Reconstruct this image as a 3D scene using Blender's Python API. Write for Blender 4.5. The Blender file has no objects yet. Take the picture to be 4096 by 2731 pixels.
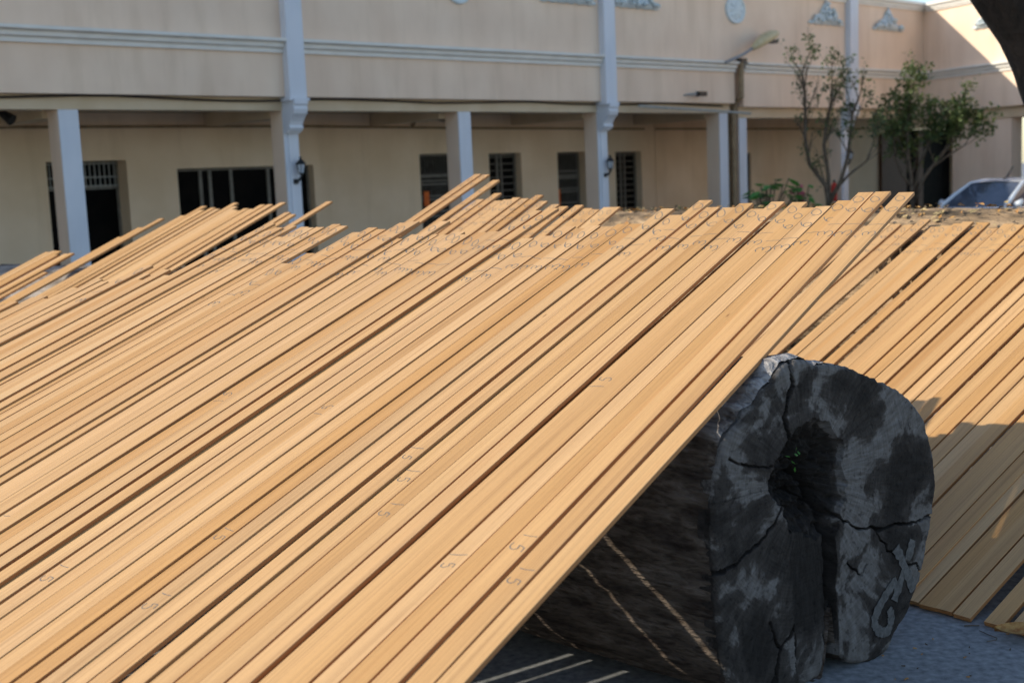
import bpy, bmesh, math, random
from mathutils import Vector, Matrix, noise
random.seed(7)
R = math.radians
S = bpy.context.scene
COL = S.collection

# ------------------------------------------------------------------ camera
F_PX, PITCH, ROLL = 4928.0, math.atan(378 * 4096 / 2352 / 4928.0), math.atan(0.0425)
CAM = Vector((0, 0, 1.95))
fw = Vector((0, math.cos(PITCH), -math.sin(PITCH)))
rt = Vector((1, 0, 0)); upv = rt.cross(fw)
ix = rt * math.cos(ROLL) - upv * math.sin(ROLL)
iy = rt * math.sin(ROLL) + upv * math.cos(ROLL)
cd = bpy.data.cameras.new("camera"); cam = bpy.data.objects.new("camera", cd); COL.objects.link(cam)
mw = Matrix.Identity(4)
for r in range(3):
    mw[r][0], mw[r][1], mw[r][2], mw[r][3] = ix[r], iy[r], -fw[r], CAM[r]
cam.matrix_world = mw
cd.sensor_width = 36; cd.lens = 36 * F_PX / 4096
cd.clip_start = 0.05; cd.clip_end = 2000
cd.dof.use_dof = True; cd.dof.focus_distance = 5.3; cd.dof.aperture_fstop = 2.6
S.camera = cam

# ------------------------------------------------------------------ light
SUN_AZ, SUN_EL = -92.0, 28.5
w = bpy.data.worlds.new("World"); S.world = w; w.use_nodes = True
nt = w.node_tree
sky = nt.nodes.new("ShaderNodeTexSky"); sky.sky_type = 'NISHITA'; sky.sun_disc = False
sky.sun_elevation = R(SUN_EL); sky.sun_rotation = R(SUN_AZ)
sky.air_density = 1.0; sky.dust_density = 0.6; sky.ozone_density = 1.0
bg = nt.nodes["Background"]; bg.inputs[1].default_value = 0.15
nt.links.new(sky.outputs[0], bg.inputs[0])
sd = Vector((math.sin(R(SUN_AZ)) * math.cos(R(SUN_EL)), math.cos(R(SUN_AZ)) * math.cos(R(SUN_EL)), math.sin(R(SUN_EL))))
ld = bpy.data.lights.new("sun", 'SUN'); ld.energy = 3.5; ld.angle = R(0.5); ld.color = (1, .92, .76)
lo = bpy.data.objects.new("sun", ld); COL.objects.link(lo); lo.location = sd * 60
lo.rotation_euler = sd.to_track_quat('Z', 'Y').to_euler()
S.view_settings.view_transform = 'Standard'; S.view_settings.look = 'None'
S.view_settings.exposure = 0.56; S.view_settings.gamma = 1.0

# ------------------------------------------------------------------ materials
def mat(name):
    m = bpy.data.materials.new(name); m.use_nodes = True
    return m, m.node_tree.nodes, m.node_tree.links, m.node_tree.nodes["Principled BSDF"]

def ramp(ns, stops):
    r = ns.new("ShaderNodeValToRGB"); e = r.color_ramp.elements
    e[0].position, e[0].color = stops[0][0], (*stops[0][1], 1)
    e[1].position, e[1].color = stops[-1][0], (*stops[-1][1], 1)
    for p, c in stops[1:-1]:
        x = e.new(p); x.color = (*c, 1)
    return r

def noisy(name, c1, c2, scale=4, rough=.7, bump=.15, bscale=60, stretch=(1, 1, 1), detail=6, lo=.35, hi=.65, spec=.3, coord='Object', metal=0, bdist=.004, streak=0):
    m, ns, ls, b = mat(name)
    tc = ns.new("ShaderNodeTexCoord"); mp = ns.new("ShaderNodeMapping"); mp.inputs['Scale'].default_value = stretch
    ls.new(tc.outputs[coord], mp.inputs[0])
    n = ns.new("ShaderNodeTexNoise"); n.inputs['Scale'].default_value = scale; n.inputs['Detail'].default_value = detail
    ls.new(mp.outputs[0], n.inputs['Vector'])
    r = ramp(ns, [(lo, c1), (hi, c2)]); ls.new(n.outputs[0], r.inputs[0]); ls.new(r.outputs[0], b.inputs['Base Color'])
    if streak:
        m3 = ns.new("ShaderNodeMapping"); m3.inputs['Scale'].default_value = (1.1, 1.1, .14); ls.new(tc.outputs[coord], m3.inputs[0])
        n3 = ns.new("ShaderNodeTexNoise"); n3.inputs['Scale'].default_value = 2.4; n3.inputs['Detail'].default_value = 7; n3.inputs['Roughness'].default_value = .62; ls.new(m3.outputs[0], n3.inputs['Vector'])
        r3 = ramp(ns, [(.34, (.80, .77, .72)), (.47, (.97, .965, .955)), (.6, (1, 1, 1))]); ls.new(n3.outputs[0], r3.inputs[0])
        m4 = ns.new("ShaderNodeMapping"); m4.inputs['Scale'].default_value = (.35, .35, .9); ls.new(tc.outputs[coord], m4.inputs[0])
        n4 = ns.new("ShaderNodeTexNoise"); n4.inputs['Scale'].default_value = 1.1; n4.inputs['Detail'].default_value = 5; ls.new(m4.outputs[0], n4.inputs['Vector'])
        r4 = ramp(ns, [(.35, (.90, .89, .88)), (.6, (1.03, 1.02, 1.0))]); ls.new(n4.outputs[0], r4.inputs[0])
        cur = r.outputs[0]
        for q in (r3, r4):
            mx = ns.new("ShaderNodeMix"); mx.data_type = 'RGBA'; mx.blend_type = 'MULTIPLY'; mx.inputs[0].default_value = streak
            ls.new(cur, mx.inputs[6]); ls.new(q.outputs[0], mx.inputs[7]); cur = mx.outputs[2]
        ls.new(cur, b.inputs['Base Color'])
    b.inputs['Roughness'].default_value = rough; b.inputs['Specular IOR Level'].default_value = spec; b.inputs['Metallic'].default_value = metal
    if bump:
        n2 = ns.new("ShaderNodeTexNoise"); n2.inputs['Scale'].default_value = bscale; n2.inputs['Detail'].default_value = 5
        ls.new(mp.outputs[0], n2.inputs['Vector'])
        bp = ns.new("ShaderNodeBump"); bp.inputs['Strength'].default_value = bump; bp.inputs['Distance'].default_value = bdist
        ls.new(n2.outputs[0], bp.inputs['Height']); ls.new(bp.outputs[0], b.inputs['Normal'])
    return m

def wood(name="sawn_teak", edge=False):
    m, ns, ls, b = mat(name)
    tc = ns.new("ShaderNodeTexCoord"); oi = ns.new("ShaderNodeObjectInfo")
    off = ns.new("ShaderNodeVectorMath"); off.operation = 'MULTIPLY_ADD'
    cx = ns.new("ShaderNodeCombineXYZ")
    for k, s in enumerate((37.0, 91.0, 53.0)):
        mm = ns.new("ShaderNodeMath"); mm.operation = 'MULTIPLY'; mm.inputs[1].default_value = s
        ls.new(oi.outputs['Random'], mm.inputs[0]); ls.new(mm.outputs[0], cx.inputs[k])
    ls.new(tc.outputs['Object'], off.inputs[0]); off.inputs[1].default_value = (1, 1, 1); ls.new(cx.outputs[0], off.inputs[2])
    def ns_noise(stretch, scale, detail=4, rough=.55, dist=0):
        mp = ns.new("ShaderNodeMapping"); mp.inputs['Scale'].default_value = stretch; ls.new(off.outputs[0], mp.inputs[0])
        n = ns.new("ShaderNodeTexNoise"); n.inputs['Scale'].default_value = scale; n.inputs['Detail'].default_value = detail
        n.inputs['Roughness'].default_value = rough; n.inputs['Distortion'].default_value = dist
        ls.new(mp.outputs[0], n.inputs['Vector']); return n
    tone = ramp(ns, [(0, (.49, .27, .098)), (.12, (.60, .36, .158)), (.26, (.54, .305, .118)), (.38, (.65, .405, .195)), (.5, (.535, .29, .102)), (.62, (.615, .375, .168)), (.74, (.56, .335, .148)), (.86, (.665, .43, .212)), (1, (.505, .27, .095))])
    if edge: tone = ramp(ns, [(0, (.46, .20, .065)), (.3, (.52, .26, .10)), (.6, (.42, .185, .065)), (1, (.54, .30, .13))])  # edge wood is redder and darker, with bounce light between planks in the tone
    mm = ns.new("ShaderNodeMath"); mm.operation = 'FRACT'; m2 = ns.new("ShaderNodeMath"); m2.operation = 'MULTIPLY'; m2.inputs[1].default_value = 7.31
    ls.new(oi.outputs['Random'], m2.inputs[0]); ls.new(m2.outputs[0], mm.inputs[0]); ls.new(mm.outputs[0], tone.inputs[0])
    band = ns_noise((.016, 1, 1), 24, 3, .5, .15)
    br = ramp(ns, [(.28, (.82, .78, .74)), (.42, (.96, .945, .93)), (.54, (1.04, 1.03, 1.0)), (.66, (1.0, .96, .92)), (.76, (.88, .83, .78))])
    ls.new(band.outputs[0], br.inputs[0])
    grain = ns_noise((.006, 1, 1), 230, 4, .65)
    gr = ramp(ns, [(.36, (.68, .62, .56)), (.50, (1.0, 1.0, 1.0)), (.68, (1.09, 1.08, 1.06))])
    ls.new(grain.outputs[0], gr.inputs[0])
    pore = ns_noise((.08, 1, 1), 620, 2, .6)
    pr = ramp(ns, [(.30, (.72, .68, .64)), (.42, (1, 1, 1))]); ls.new(pore.outputs[0], pr.inputs[0])
    big = ns_noise((.12, 3, 3), 3.0, 3)
    bgr = ramp(ns, [(.3, (.92, .89, .86)), (.7, (1.05, 1.05, 1.05))]); ls.new(big.outputs[0], bgr.inputs[0])
    # scattered small knots
    kn = ns.new("ShaderNodeTexVoronoi"); kn.inputs['Scale'].default_value = 1.0
    kmp = ns.new("ShaderNodeMapping"); kmp.inputs['Scale'].default_value = (1.1, 5, 5); ls.new(off.outputs[0], kmp.inputs[0]); ls.new(kmp.outputs[0], kn.inputs['Vector'])
    kr = ramp(ns, [(.010, (.35, .26, .2)), (.025, (1, 1, 1))]); ls.new(kn.outputs['Distance'], kr.inputs[0])
    cur = tone.outputs[0]
    for node, f in ((br, .75), (gr, .6), (pr, .55), (bgr, 1.0), (kr, .8)):
        mx = ns.new("ShaderNodeMix"); mx.data_type = 'RGBA'; mx.blend_type = 'MULTIPLY'; mx.inputs[0].default_value = f
        ls.new(cur, mx.inputs[6]); ls.new(node.outputs[0], mx.inputs[7]); cur = mx.outputs[2]
    ls.new(cur, b.inputs['Base Color'])
    b.inputs['Roughness'].default_value = .52; b.inputs['Specular IOR Level'].default_value = .35
    ad = ns.new("ShaderNodeMath"); ad.operation = 'ADD'; ls.new(grain.outputs[0], ad.inputs[0]); ls.new(pore.outputs[0], ad.inputs[1])
    bp = ns.new("ShaderNodeBump"); bp.inputs['Strength'].default_value = .25; bp.inputs['Distance'].default_value = .0012
    ls.new(ad.outputs[0], bp.inputs['Height']); ls.new(bp.outputs[0], b.inputs['Normal'])
    return m
M = {}
M['wood'] = wood(); M['edge'] = wood('sawn_teak_edge', True)
M['pencil'] = noisy("pencil", (.10, .105, .11), (.21, .20, .185), 300, .6, 0)
M['concrete'] = noisy("concrete", (.14, .145, .15), (.36, .365, .365), 30, .85, 1.0, 420, detail=12, lo=.25, hi=.75, bdist=.004)
M['cream'] = noisy("cream_plaster", (.80, .60, .45), (.88, .68, .52), 1.3, .85, .12, 90, (1, 1, .5), detail=9, streak=.4)
M['inner'] = noisy("gallery_plaster", (.77, .58, .39), (.85, .66, .47), 1.1, .88, .1, 90, streak=.35)
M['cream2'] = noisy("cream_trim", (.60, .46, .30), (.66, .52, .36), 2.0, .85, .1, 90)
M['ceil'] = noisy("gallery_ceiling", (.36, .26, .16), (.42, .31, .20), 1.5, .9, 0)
M['white'] = noisy("pale_blue_paint", (.63, .66, .72), (.69, .71, .76), 2.5, .6, .08, 60, (1, 1, .4), streak=.3)
M['wet'] = noisy("aged_moulding", (.72, .68, .62), (.80, .76, .70), 5, .75, .15, 60, (.6, 1, 2.5))
M['plaque'] = noisy("relief_plaster", (.62, .68, .70), (.72, .78, .78), 12, .8, .8, 30, bdist=.03)
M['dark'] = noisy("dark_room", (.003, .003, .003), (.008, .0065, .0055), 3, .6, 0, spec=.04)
M['alu'] = noisy("grey_frame", (.15, .135, .11), (.21, .19, .16), 8, .5, 0)
M['bars'] = noisy("pale_bars", (.30, .30, .27), (.38, .37, .34), 8, .6, 0)
M['black'] = noisy("black_metal", (.012, .012, .013), (.03, .03, .03), 20, .4, .1, 80)
M['brown'] = noisy("brown_wood", (.09, .04, .02), (.13, .06, .03), 6, .6, .1, 80, (6, 6, .6))
M['pipe'] = noisy("rusty_pipe", (.24, .165, .095), (.34, .245, .145), 9, .8, .1, 60)
M['orange'] = noisy("orange_paper", (.62, .11, .02), (.70, .16, .03), 10, .7, 0)
M['red'] = noisy("red_paint", (.45, .03, .02), (.5, .05, .03), 10, .5, 0)
M['lampglass'] = noisy("frosted_glass", (.5, .55, .6), (.6, .62, .66), 8, .3, 0)
M['grey_metal'] = noisy("grey_metal", (.25, .25, .26), (.33, .33, .33), 10, .45, 0)
M['beige_metal'] = noisy("yellowed_lamp", (.55, .44, .24), (.66, .54, .32), 10, .5, 0)
M['carpaint'] = noisy("silver_car_paint", (.60, .64, .70), (.64, .68, .73), 3, .22, 0, spec=.6)
M['glass'] = noisy("tinted_glass", (.05, .06, .085), (.08, .09, .12), 3, .05, 0, spec=.8)
M['tyre'] = noisy("tyre_rubber", (.015, .015, .015), (.03, .03, .03), 30, .85, 0)
M['chrome'] = noisy("bright_steel", (.6, .6, .62), (.7, .7, .72), 10, .15, 0, metal=1)
M['trunk'] = noisy("tree_bark", (.014, .011, .009), (.034, .026, .021), 7, .9, .8, 22, (1, 1, .35), bdist=.05)
M['twig'] = noisy("shrub_bark", (.07, .05, .035), (.13, .10, .07), 12, .9, .3, 40)
M['terracotta'] = noisy("terracotta", (.25, .10, .05), (.32, .14, .08), 8, .85, .1, 40)
M['pink'] = noisy("pink_flower", (.35, .06, .10), (.5, .12, .16), 20, .6, 0)
M['drygrass'] = noisy("straw", (.36, .27, .13), (.46, .34, .17), 14, .8, 0)

def leafmat(name, c1, c2):
    m, ns, ls, b = mat(name)
    g = ns.new("ShaderNodeNewGeometry"); r = ramp(ns, [(0, c1), (1, c2)])
    ls.new(g.outputs['Random Per Island'], r.inputs[0]); ls.new(r.outputs[0], b.inputs['Base Color'])
    b.inputs['Roughness'].default_value = .55
    t = ns.new("ShaderNodeBsdfTranslucent"); ls.new(r.outputs[0], t.inputs[0])
    mx = ns.new("ShaderNodeMixShader"); mx.inputs[0].default_value = .3
    ls.new(b.outputs[0], mx.inputs[1]); ls.new(t.outputs[0], mx.inputs[2])
    ls.new(mx.outputs[0], ns["Material Output"].inputs[0]); return m
M['leaf'] = leafmat("shrub_leaf", (.035, .06, .018), (.10, .135, .04))
M['leaf2'] = leafmat("dense_leaf", (.04, .075, .018), (.14, .17, .045))
M['broad'] = leafmat("broad_leaf", (.05, .16, .025), (.10, .30, .05))
M['dryleaf'] = noisy("dry_leaf", (.30, .12, .03), (.50, .30, .10), 40, .6, .2, 60)

def logend():
    m, ns, ls, b = mat("weathered_end_grain")
    tc = ns.new("ShaderNodeTexCoord")
    def N(scale, det=6, rough=.6, dist=0, st=(1, 1, 1)):
        mp = ns.new("ShaderNodeMapping"); mp.inputs['Scale'].default_value = st; ls.new(tc.outputs['Object'], mp.inputs[0])
        n = ns.new("ShaderNodeTexNoise"); n.inputs['Scale'].default_value = scale; n.inputs['Detail'].default_value = det
        n.inputs['Roughness'].default_value = rough; n.inputs['Distortion'].default_value = dist; ls.new(mp.outputs[0], n.inputs['Vector']); return n
    at = ns.new("ShaderNodeAttribute"); at.attribute_name = "ring"      # x: distance from pith, y: angle
    mp = ns.new("ShaderNodeMapping"); mp.inputs['Scale'].default_value = (6, 11, 1); ls.new(at.outputs['Vector'], mp.inputs[0])
    rad = ns.new("ShaderNodeTexNoise"); rad.inputs['Scale'].default_value = 2.2; rad.inputs['Detail'].default_value = 6; ls.new(mp.outputs[0], rad.inputs['Vector'])
    mp2 = ns.new("ShaderNodeMapping"); mp2.inputs['Scale'].default_value = (70, 1.2, 1); ls.new(at.outputs['Vector'], mp2.inputs[0])
    rin = ns.new("ShaderNodeTexNoise"); rin.inputs['Scale'].default_value = 2.0; rin.inputs['Detail'].default_value = 3; ls.new(mp2.outputs[0], rin.inputs['Vector'])
    base = ramp(ns, [(.28, (.11, .098, .09)), (.5, (.155, .142, .132)), (.75, (.215, .20, .19))]); ls.new(rad.outputs[0], base.inputs[0])
    rr_ = ramp(ns, [(.3, (.75, .73, .72)), (.65, (1.15, 1.15, 1.15))]); ls.new(rin.outputs[0], rr_.inputs[0])
    sep = ns.new("ShaderNodeAttribute"); sep.attribute_name = "stain"
    st = N(4.4, 8, .58, .5)
    ad = ns.new("ShaderNodeMath"); ad.operation = 'MULTIPLY_ADD'; ad.inputs[1].default_value = 1.0
    ls.new(st.outputs[0], ad.inputs[0]); ls.new(sep.outputs['Fac'], ad.inputs[2])
    sr = ramp(ns, [(.465, (1, 1, 1)), (.505, (.34, .31, .29)), (.64, (.13, .115, .105))]); ls.new(ad.outputs[0], sr.inputs[0])
    sp = N(38, 3, .5); spr = ramp(ns, [(.60, (1, 1, 1)), (.66, (.3, .28, .27))]); ls.new(sp.outputs[0], spr.inputs[0])
    cur = base.outputs[0]
    for node, f in ((rr_, .7), (sr, .95), (spr, .6)):
        mx = ns.new("ShaderNodeMix"); mx.data_type = 'RGBA'; mx.blend_type = 'MULTIPLY'; mx.inputs[0].default_value = f
        ls.new(cur, mx.inputs[6]); ls.new(node.outputs[0], mx.inputs[7]); cur = mx.outputs[2]
    ls.new(cur, b.inputs['Base Color']); b.inputs['Roughness'].default_value = .9; b.inputs['Specular IOR Level'].default_value = .2
    fine = N(90, 8, .7); a2 = ns.new("ShaderNodeMath"); a2.operation = 'ADD'; ls.new(fine.outputs[0], a2.inputs[0]); ls.new(rad.outputs[0], a2.inputs[1])
    bp = ns.new("ShaderNodeBump"); bp.inputs['Strength'].default_value = .8; bp.inputs['Distance'].default_value = .010
    ls.new(a2.outputs[0], bp.inputs['Height']); ls.new(bp.outputs[0], b.inputs['Normal'])
    return m
M['logend'] = logend()
M['logside'] = noisy("weathered_log_side", (.055, .042, .034), (.36, .32, .29), 5, .9, 1.0, 18, (.25, 2.2, 2.2), detail=10, lo=.38, hi=.66, bdist=.02)
def frontlog():
    m, ns, ls, b = mat("weathered_log_bark")
    tc = ns.new("ShaderNodeTexCoord")
    def N(sc, st, det=8, dist=0):
        mp = ns.new("ShaderNodeMapping"); mp.inputs['Scale'].default_value = st; ls.new(tc.outputs['Object'], mp.inputs[0])
        n = ns.new("ShaderNodeTexNoise"); n.inputs['Scale'].default_value = sc; n.inputs['Detail'].default_value = det; n.inputs['Distortion'].default_value = dist
        ls.new(mp.outputs[0], n.inputs['Vector']); return n
    a = N(9, (2.0, .22, 2.0)); r = ramp(ns, [(.35, (.055, .04, .032)), (.5, (.105, .08, .062)), (.68, (.17, .135, .11))]); ls.new(a.outputs[0], r.inputs[0])
    g = N(34, (2, .12, 2)); gr = ramp(ns, [(.33, (.55, .52, .50)), (.55, (1.08, 1.08, 1.08))]); ls.new(g.outputs[0], gr.inputs[0])
    mx = ns.new("ShaderNodeMix"); mx.data_type = 'RGBA'; mx.blend_type = 'MULTIPLY'; mx.inputs[0].default_value = 1; ls.new(r.outputs[0], mx.inputs[6]); ls.new(gr.outputs[0], mx.inputs[7])
    # sunlit strip put into the colour: the log's crown is painted paler
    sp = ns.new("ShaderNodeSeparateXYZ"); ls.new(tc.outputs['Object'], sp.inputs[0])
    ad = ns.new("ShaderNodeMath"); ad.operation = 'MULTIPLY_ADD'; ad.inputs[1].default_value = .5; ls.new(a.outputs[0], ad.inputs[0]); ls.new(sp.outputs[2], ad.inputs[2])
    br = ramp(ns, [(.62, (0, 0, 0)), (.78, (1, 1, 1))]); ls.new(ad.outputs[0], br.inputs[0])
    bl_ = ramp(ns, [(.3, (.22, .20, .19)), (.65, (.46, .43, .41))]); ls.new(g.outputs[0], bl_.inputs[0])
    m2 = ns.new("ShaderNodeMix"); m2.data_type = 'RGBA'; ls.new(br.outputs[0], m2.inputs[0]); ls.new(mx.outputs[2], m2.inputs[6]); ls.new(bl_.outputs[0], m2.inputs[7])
    ls.new(m2.outputs[2], b.inputs['Base Color']); b.inputs['Roughness'].default_value = .92; b.inputs['Specular IOR Level'].default_value = .2
    s2 = ns.new("ShaderNodeMath"); s2.operation = 'ADD'; ls.new(a.outputs[0], s2.inputs[0]); ls.new(g.outputs[0], s2.inputs[1])
    bp = ns.new("ShaderNodeBump"); bp.inputs['Strength'].default_value = 1; bp.inputs['Distance'].default_value = .03; ls.new(s2.outputs[0], bp.inputs['Height']); ls.new(bp.outputs[0], b.inputs['Normal'])
    return m
M['frontlog'] = frontlog()
M['bark'] = noisy("littered_bark", (.055, .04, .025), (.50, .34, .20), 4.5, .95, 1.0, 20, (.5, 1.4, 1.4), detail=10, lo=.34, hi=.68, bdist=.05)  # strong dark mottling also puts the tree's dappled shade into the bark colour
M['paintmark'] = noisy("faded_paint", (.075, .072, .069), (.135, .13, .125), 60, .8, .3, 80)

# ------------------------------------------------------------------ mesh helper
class MB:
    def __init__(s): s.v = []; s.f = []; s.mi = []; s.cur = 0
    def add(s, vs, fs):
        o = len(s.v); s.v += [tuple(p) for p in vs]
        for f in fs: s.f.append(tuple(i + o for i in f)); s.mi.append(s.cur)
    def box(s, a, b):
        x0, y0, z0 = a; x1, y1, z1 = b
        s.add([(x0, y0, z0), (x1, y0, z0), (x1, y1, z0), (x0, y1, z0), (x0, y0, z1), (x1, y0, z1), (x1, y1, z1), (x0, y1, z1)],
              [(0, 3, 2, 1), (4, 5, 6, 7), (0, 1, 5, 4), (1, 2, 6, 5), (2, 3, 7, 6), (3, 0, 4, 7)])
    def prism(s, poly, a, b, axis=0):
        """poly of (p,q) in the other two axes, extruded from a to b along axis"""
        n = len(poly)
        def P(t, pq):
            if axis == 0: return (t, pq[0], pq[1])
            if axis == 1: return (pq[0], t, pq[1])
            return (pq[0], pq[1], t)
        vs = [P(a, q) for q in poly] + [P(b, q) for q in poly]
        fs = [tuple(range(n))[::-1], tuple(range(n, 2 * n))] + [(i, (i + 1) % n, n + (i + 1) % n, n + i) for i in range(n)]
        s.add(vs, fs)
    def tube(s, pts, rad, n=8, cap=True):
        pts = [Vector(p) for p in pts]
        if not isinstance(rad, (list, tuple)): rad = [rad] * len(pts)
        vs = []; fs = []; prev = None
        for i, p in enumerate(pts):
            t = (pts[min(i + 1, len(pts) - 1)] - pts[max(i - 1, 0)]).normalized()
            u = t.orthogonal().normalized() if prev is None else (prev - t * prev.dot(t)).normalized()
            prev = u; v = t.cross(u)
            for k in range(n):
                a = 2 * math.pi * k / n; vs.append(p + (u * math.cos(a) + v * math.sin(a)) * rad[i])
        for i in range(len(pts) - 1):
            for k in range(n):
                a = i * n + k; b = i * n + (k + 1) % n; fs.append((a, b, b + n, a + n))
        if cap: fs.append(tuple(range(n))[::-1]); fs.append(tuple(range(len(vs) - n, len(vs))))
        s.add(vs, fs)
    def lathe(s, prof, n=16, c=(0, 0, 0)):
        vs = []; fs = []
        for r, z in prof:
            for k in range(n):
                a = 2 * math.pi * k / n; vs.append((c[0] + r * math.cos(a), c[1] + r * math.sin(a), c[2] + z))
        for i in range(len(prof) - 1):
            for k in range(n):
                a = i * n + k; b = i * n + (k + 1) % n; fs.append((a, b, b + n, a + n))
        fs.append(tuple(range(n))[::-1]); fs.append(tuple(range(len(vs) - n, len(vs))))
        s.add(vs, fs)
    def build(s, name, mats, parent=None, smooth=False, loc=None):
        me = bpy.data.meshes.new(name); me.from_pydata(s.v, [], s.f)
        if not isinstance(mats, (list, tuple)): mats = [mats]
        for m in mats: me.materials.append(m)
        if any(s.mi): me.polygons.foreach_set('material_index', s.mi)
        if smooth: me.polygons.foreach_set('use_smooth', [True] * len(me.polygons))
        me.update()
        o = bpy.data.objects.new(name, me); COL.objects.link(o)
        if parent: o.parent = parent
        if loc is not None: o.location = loc
        return o

def tag(o, label=None, cat=None, group=None, kind=None):
    if label: o['label'] = label
    if cat: o['category'] = cat
    if group: o['group'] = group
    if kind: o['kind'] = kind
    return o
def empty(name, loc, rz=0, label=None, cat=None, group=None):
    o = bpy.data.objects.new(name, None); COL.objects.link(o); o.location = loc; o.rotation_euler = (0, 0, rz); o.empty_display_size = .2
    return tag(o, label, cat, group)
ONES = "first second third fourth fifth sixth seventh eighth ninth tenth eleventh twelfth thirteenth fourteenth fifteenth sixteenth seventeenth eighteenth nineteenth".split()
TENS = {2: 'twenty', 3: 'thirty', 4: 'forty', 5: 'fifty', 6: 'sixty', 7: 'seventy'}
TENTH = {2: 'twentieth', 3: 'thirtieth', 4: 'fortieth', 5: 'fiftieth', 6: 'sixtieth', 7: 'seventieth'}
def ordinal(n):
    if n < 20: return ONES[n - 1]
    return TENTH[n // 10] if n % 10 == 0 else TENS[n // 10] + '-' + ONES[n % 10 - 1]

# ------------------------------------------------------------------ ground
g = MB(); g.add([(-300, -300, 0), (300, -300, 0), (300, 300, 0), (-300, 300, 0)], [(0, 1, 2, 3)])
tag(g.build('ground', M['concrete']), 'grey concrete yard', kind='structure')

# ------------------------------------------------------------------ planks
GL = {'3': [[(.0, .86), (.2, 1), (.42, .95), (.5, .75), (.38, .58), (.16, .52)], [(.16, .52), (.45, .47), (.58, .25), (.42, .04), (.15, -.02), (-.1, .12)]],
      '1': [[(.0, -.12), (.05, .4), (.0, 1.05)]],
      '6': [[(.75, .95), (.5, .8), (.22, .55), (.05, .25), (.12, .03), (.38, .0), (.58, .2), (.56, .45), (.36, .55), (.15, .42), (.05, .25)]],
      '0': [[(.02, .62), (.0, .35), (.14, .1), (.4, .12), (.75, .4), (1.0, .8), (.75, .92), (.42, .84), (.16, .6), (.05, .38)]],
      '5': [[(.08, 1.0), (.02, .58), (.3, .62), (.52, .42), (.5, .15), (.28, .0), (.0, .06)], [(.08, 1.0), (.5, 1.02)]],
      '9': [[(.5, .6), (.3, .5), (.1, .65), (.15, .92), (.4, 1.0), (.55, .8), (.5, .6), (.42, .2), (.3, .0)]]}
def smooth_path(p, k=5):
    if len(p) < 3: return p
    out = []
    for i in range(len(p) - 1):
        p0 = p[max(i - 1, 0)]; p1 = p[i]; p2 = p[i + 1]; p3 = p[min(i + 2, len(p) - 1)]
        for j in range(k):
            t = j / k
            out.append(tuple(.5 * ((2 * p1[c]) + (-p0[c] + p2[c]) * t + (2 * p0[c] - 5 * p1[c] + 4 * p2[c] - p3[c]) * t * t + (-p0[c] + 3 * p1[c] - 3 * p2[c] + p3[c]) * t ** 3) for c in (0, 1)))
    out.append(p[-1]); return out
def writing(plank, text, x_end, size, adv, zf, flip=False, wid=.0030, yo=0, rnd=None):
    """pencil figures along a plank; x_end = where the first figure starts"""
    rnd = rnd or random
    x = x_end
    for ch in text:
        mb = MB()
        sc = size * rnd.uniform(.85, 1.15); jx = rnd.uniform(-.008, .008); jy = rnd.uniform(-.006, .006); sl = rnd.uniform(-.25, .25)
        for st in GL[ch]:
            pts = []
            for (a, b) in smooth_path(st):
                px, py = (a + sl * (b - .5)) * sc + jx, (b - .5) * sc + jy
                if flip: px, py = -px, -py
                pts.append((x + px * (1.5 if adv > .1 else 1), yo + py))
            prev = None
            for i, (a, b) in enumerate(pts):
                n0 = pts[max(i - 1, 0)]; n1 = pts[min(i + 1, len(pts) - 1)]
                dx, dy = n1[0] - n0[0], n1[1] - n0[1]; L = math.hypot(dx, dy) or 1
                wd = wid * rnd.uniform(.35, .62)
                nx, ny = -dy / L * wd, dx / L * wd
                z = zf(a) + .0006
                cur = ((a + nx, b + ny, z), (a - nx, b - ny, z))
                if prev: mb.add([prev[0], prev[1], cur[1], cur[0]], [(0, 1, 2, 3)])
                prev = cur
        mb.build('pencil_figure', M['pencil'], plank)
        x += adv * (-1 if flip else 1)

def plank(origin, d, n, L, wdt=.0775, th=.018, skew=0.0, dz=0.0, rnd=random):
    """board whose upper end's right corner is at origin; d points up the slope, n is the face normal"""
    y = n.cross(d).normalized()                       # towards the board's left
    d2 = (d * math.cos(skew) + y * math.sin(skew)).normalized()
    d2 = (d2 * math.cos(dz) + n * math.sin(dz)).normalized()
    y2 = n.cross(d2).normalized(); n2 = d2.cross(y2)
    base = origin - d2 * L + y2 * (wdt / 2)
    N = 14; bow = rnd.uniform(-.006, .006); sb = rnd.uniform(-.003, .003); ph = rnd.uniform(0, 6.28)
    zf = lambda x: bow * math.sin(math.pi * x / L)
    yf = lambda x: sb * math.sin(math.pi * x / L + ph * .2)
    c = .0012; hw = wdt / 2
    cs = [(-hw + c, 0), (hw - c, 0), (hw, -c), (hw, -th + c), (hw - c, -th), (-hw + c, -th), (-hw, -th + c), (-hw, -c)]
    mb = MB(); vs = []; fs = []
    tilt = rnd.uniform(-.02, .02)
    for i in range(N + 1):
        x = L * i / N
        for (a, b) in cs:
            xx = x + (a * tilt if i in (0, N) else 0)
            vs.append((xx, a + yf(x), b + zf(x)))
    for i in range(N):
        for k in range(8):
            a = i * 8 + k; b = i * 8 + (k + 1) % 8; fs.append((a, a + 8, b + 8, b))
    fs.append(tuple(range(8))); fs.append(tuple(range(N * 8, N * 8 + 8))[::-1])
    mb.add(vs, fs)
    mb.mi = [1] * len(mb.f)
    for i in range(N * 8): mb.mi[i] = 1 if i % 8 in (2, 6) else 0
    o = mb.build('wooden_plank', [M['wood'], M['edge']])
    m = Matrix.Identity(4)
    for r in range(3): m[r][0], m[r][1], m[r][2], m[r][3] = d2[r], y2[r], n2[r], base[r]
    o.matrix_world = m
    return o, zf, yf

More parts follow.
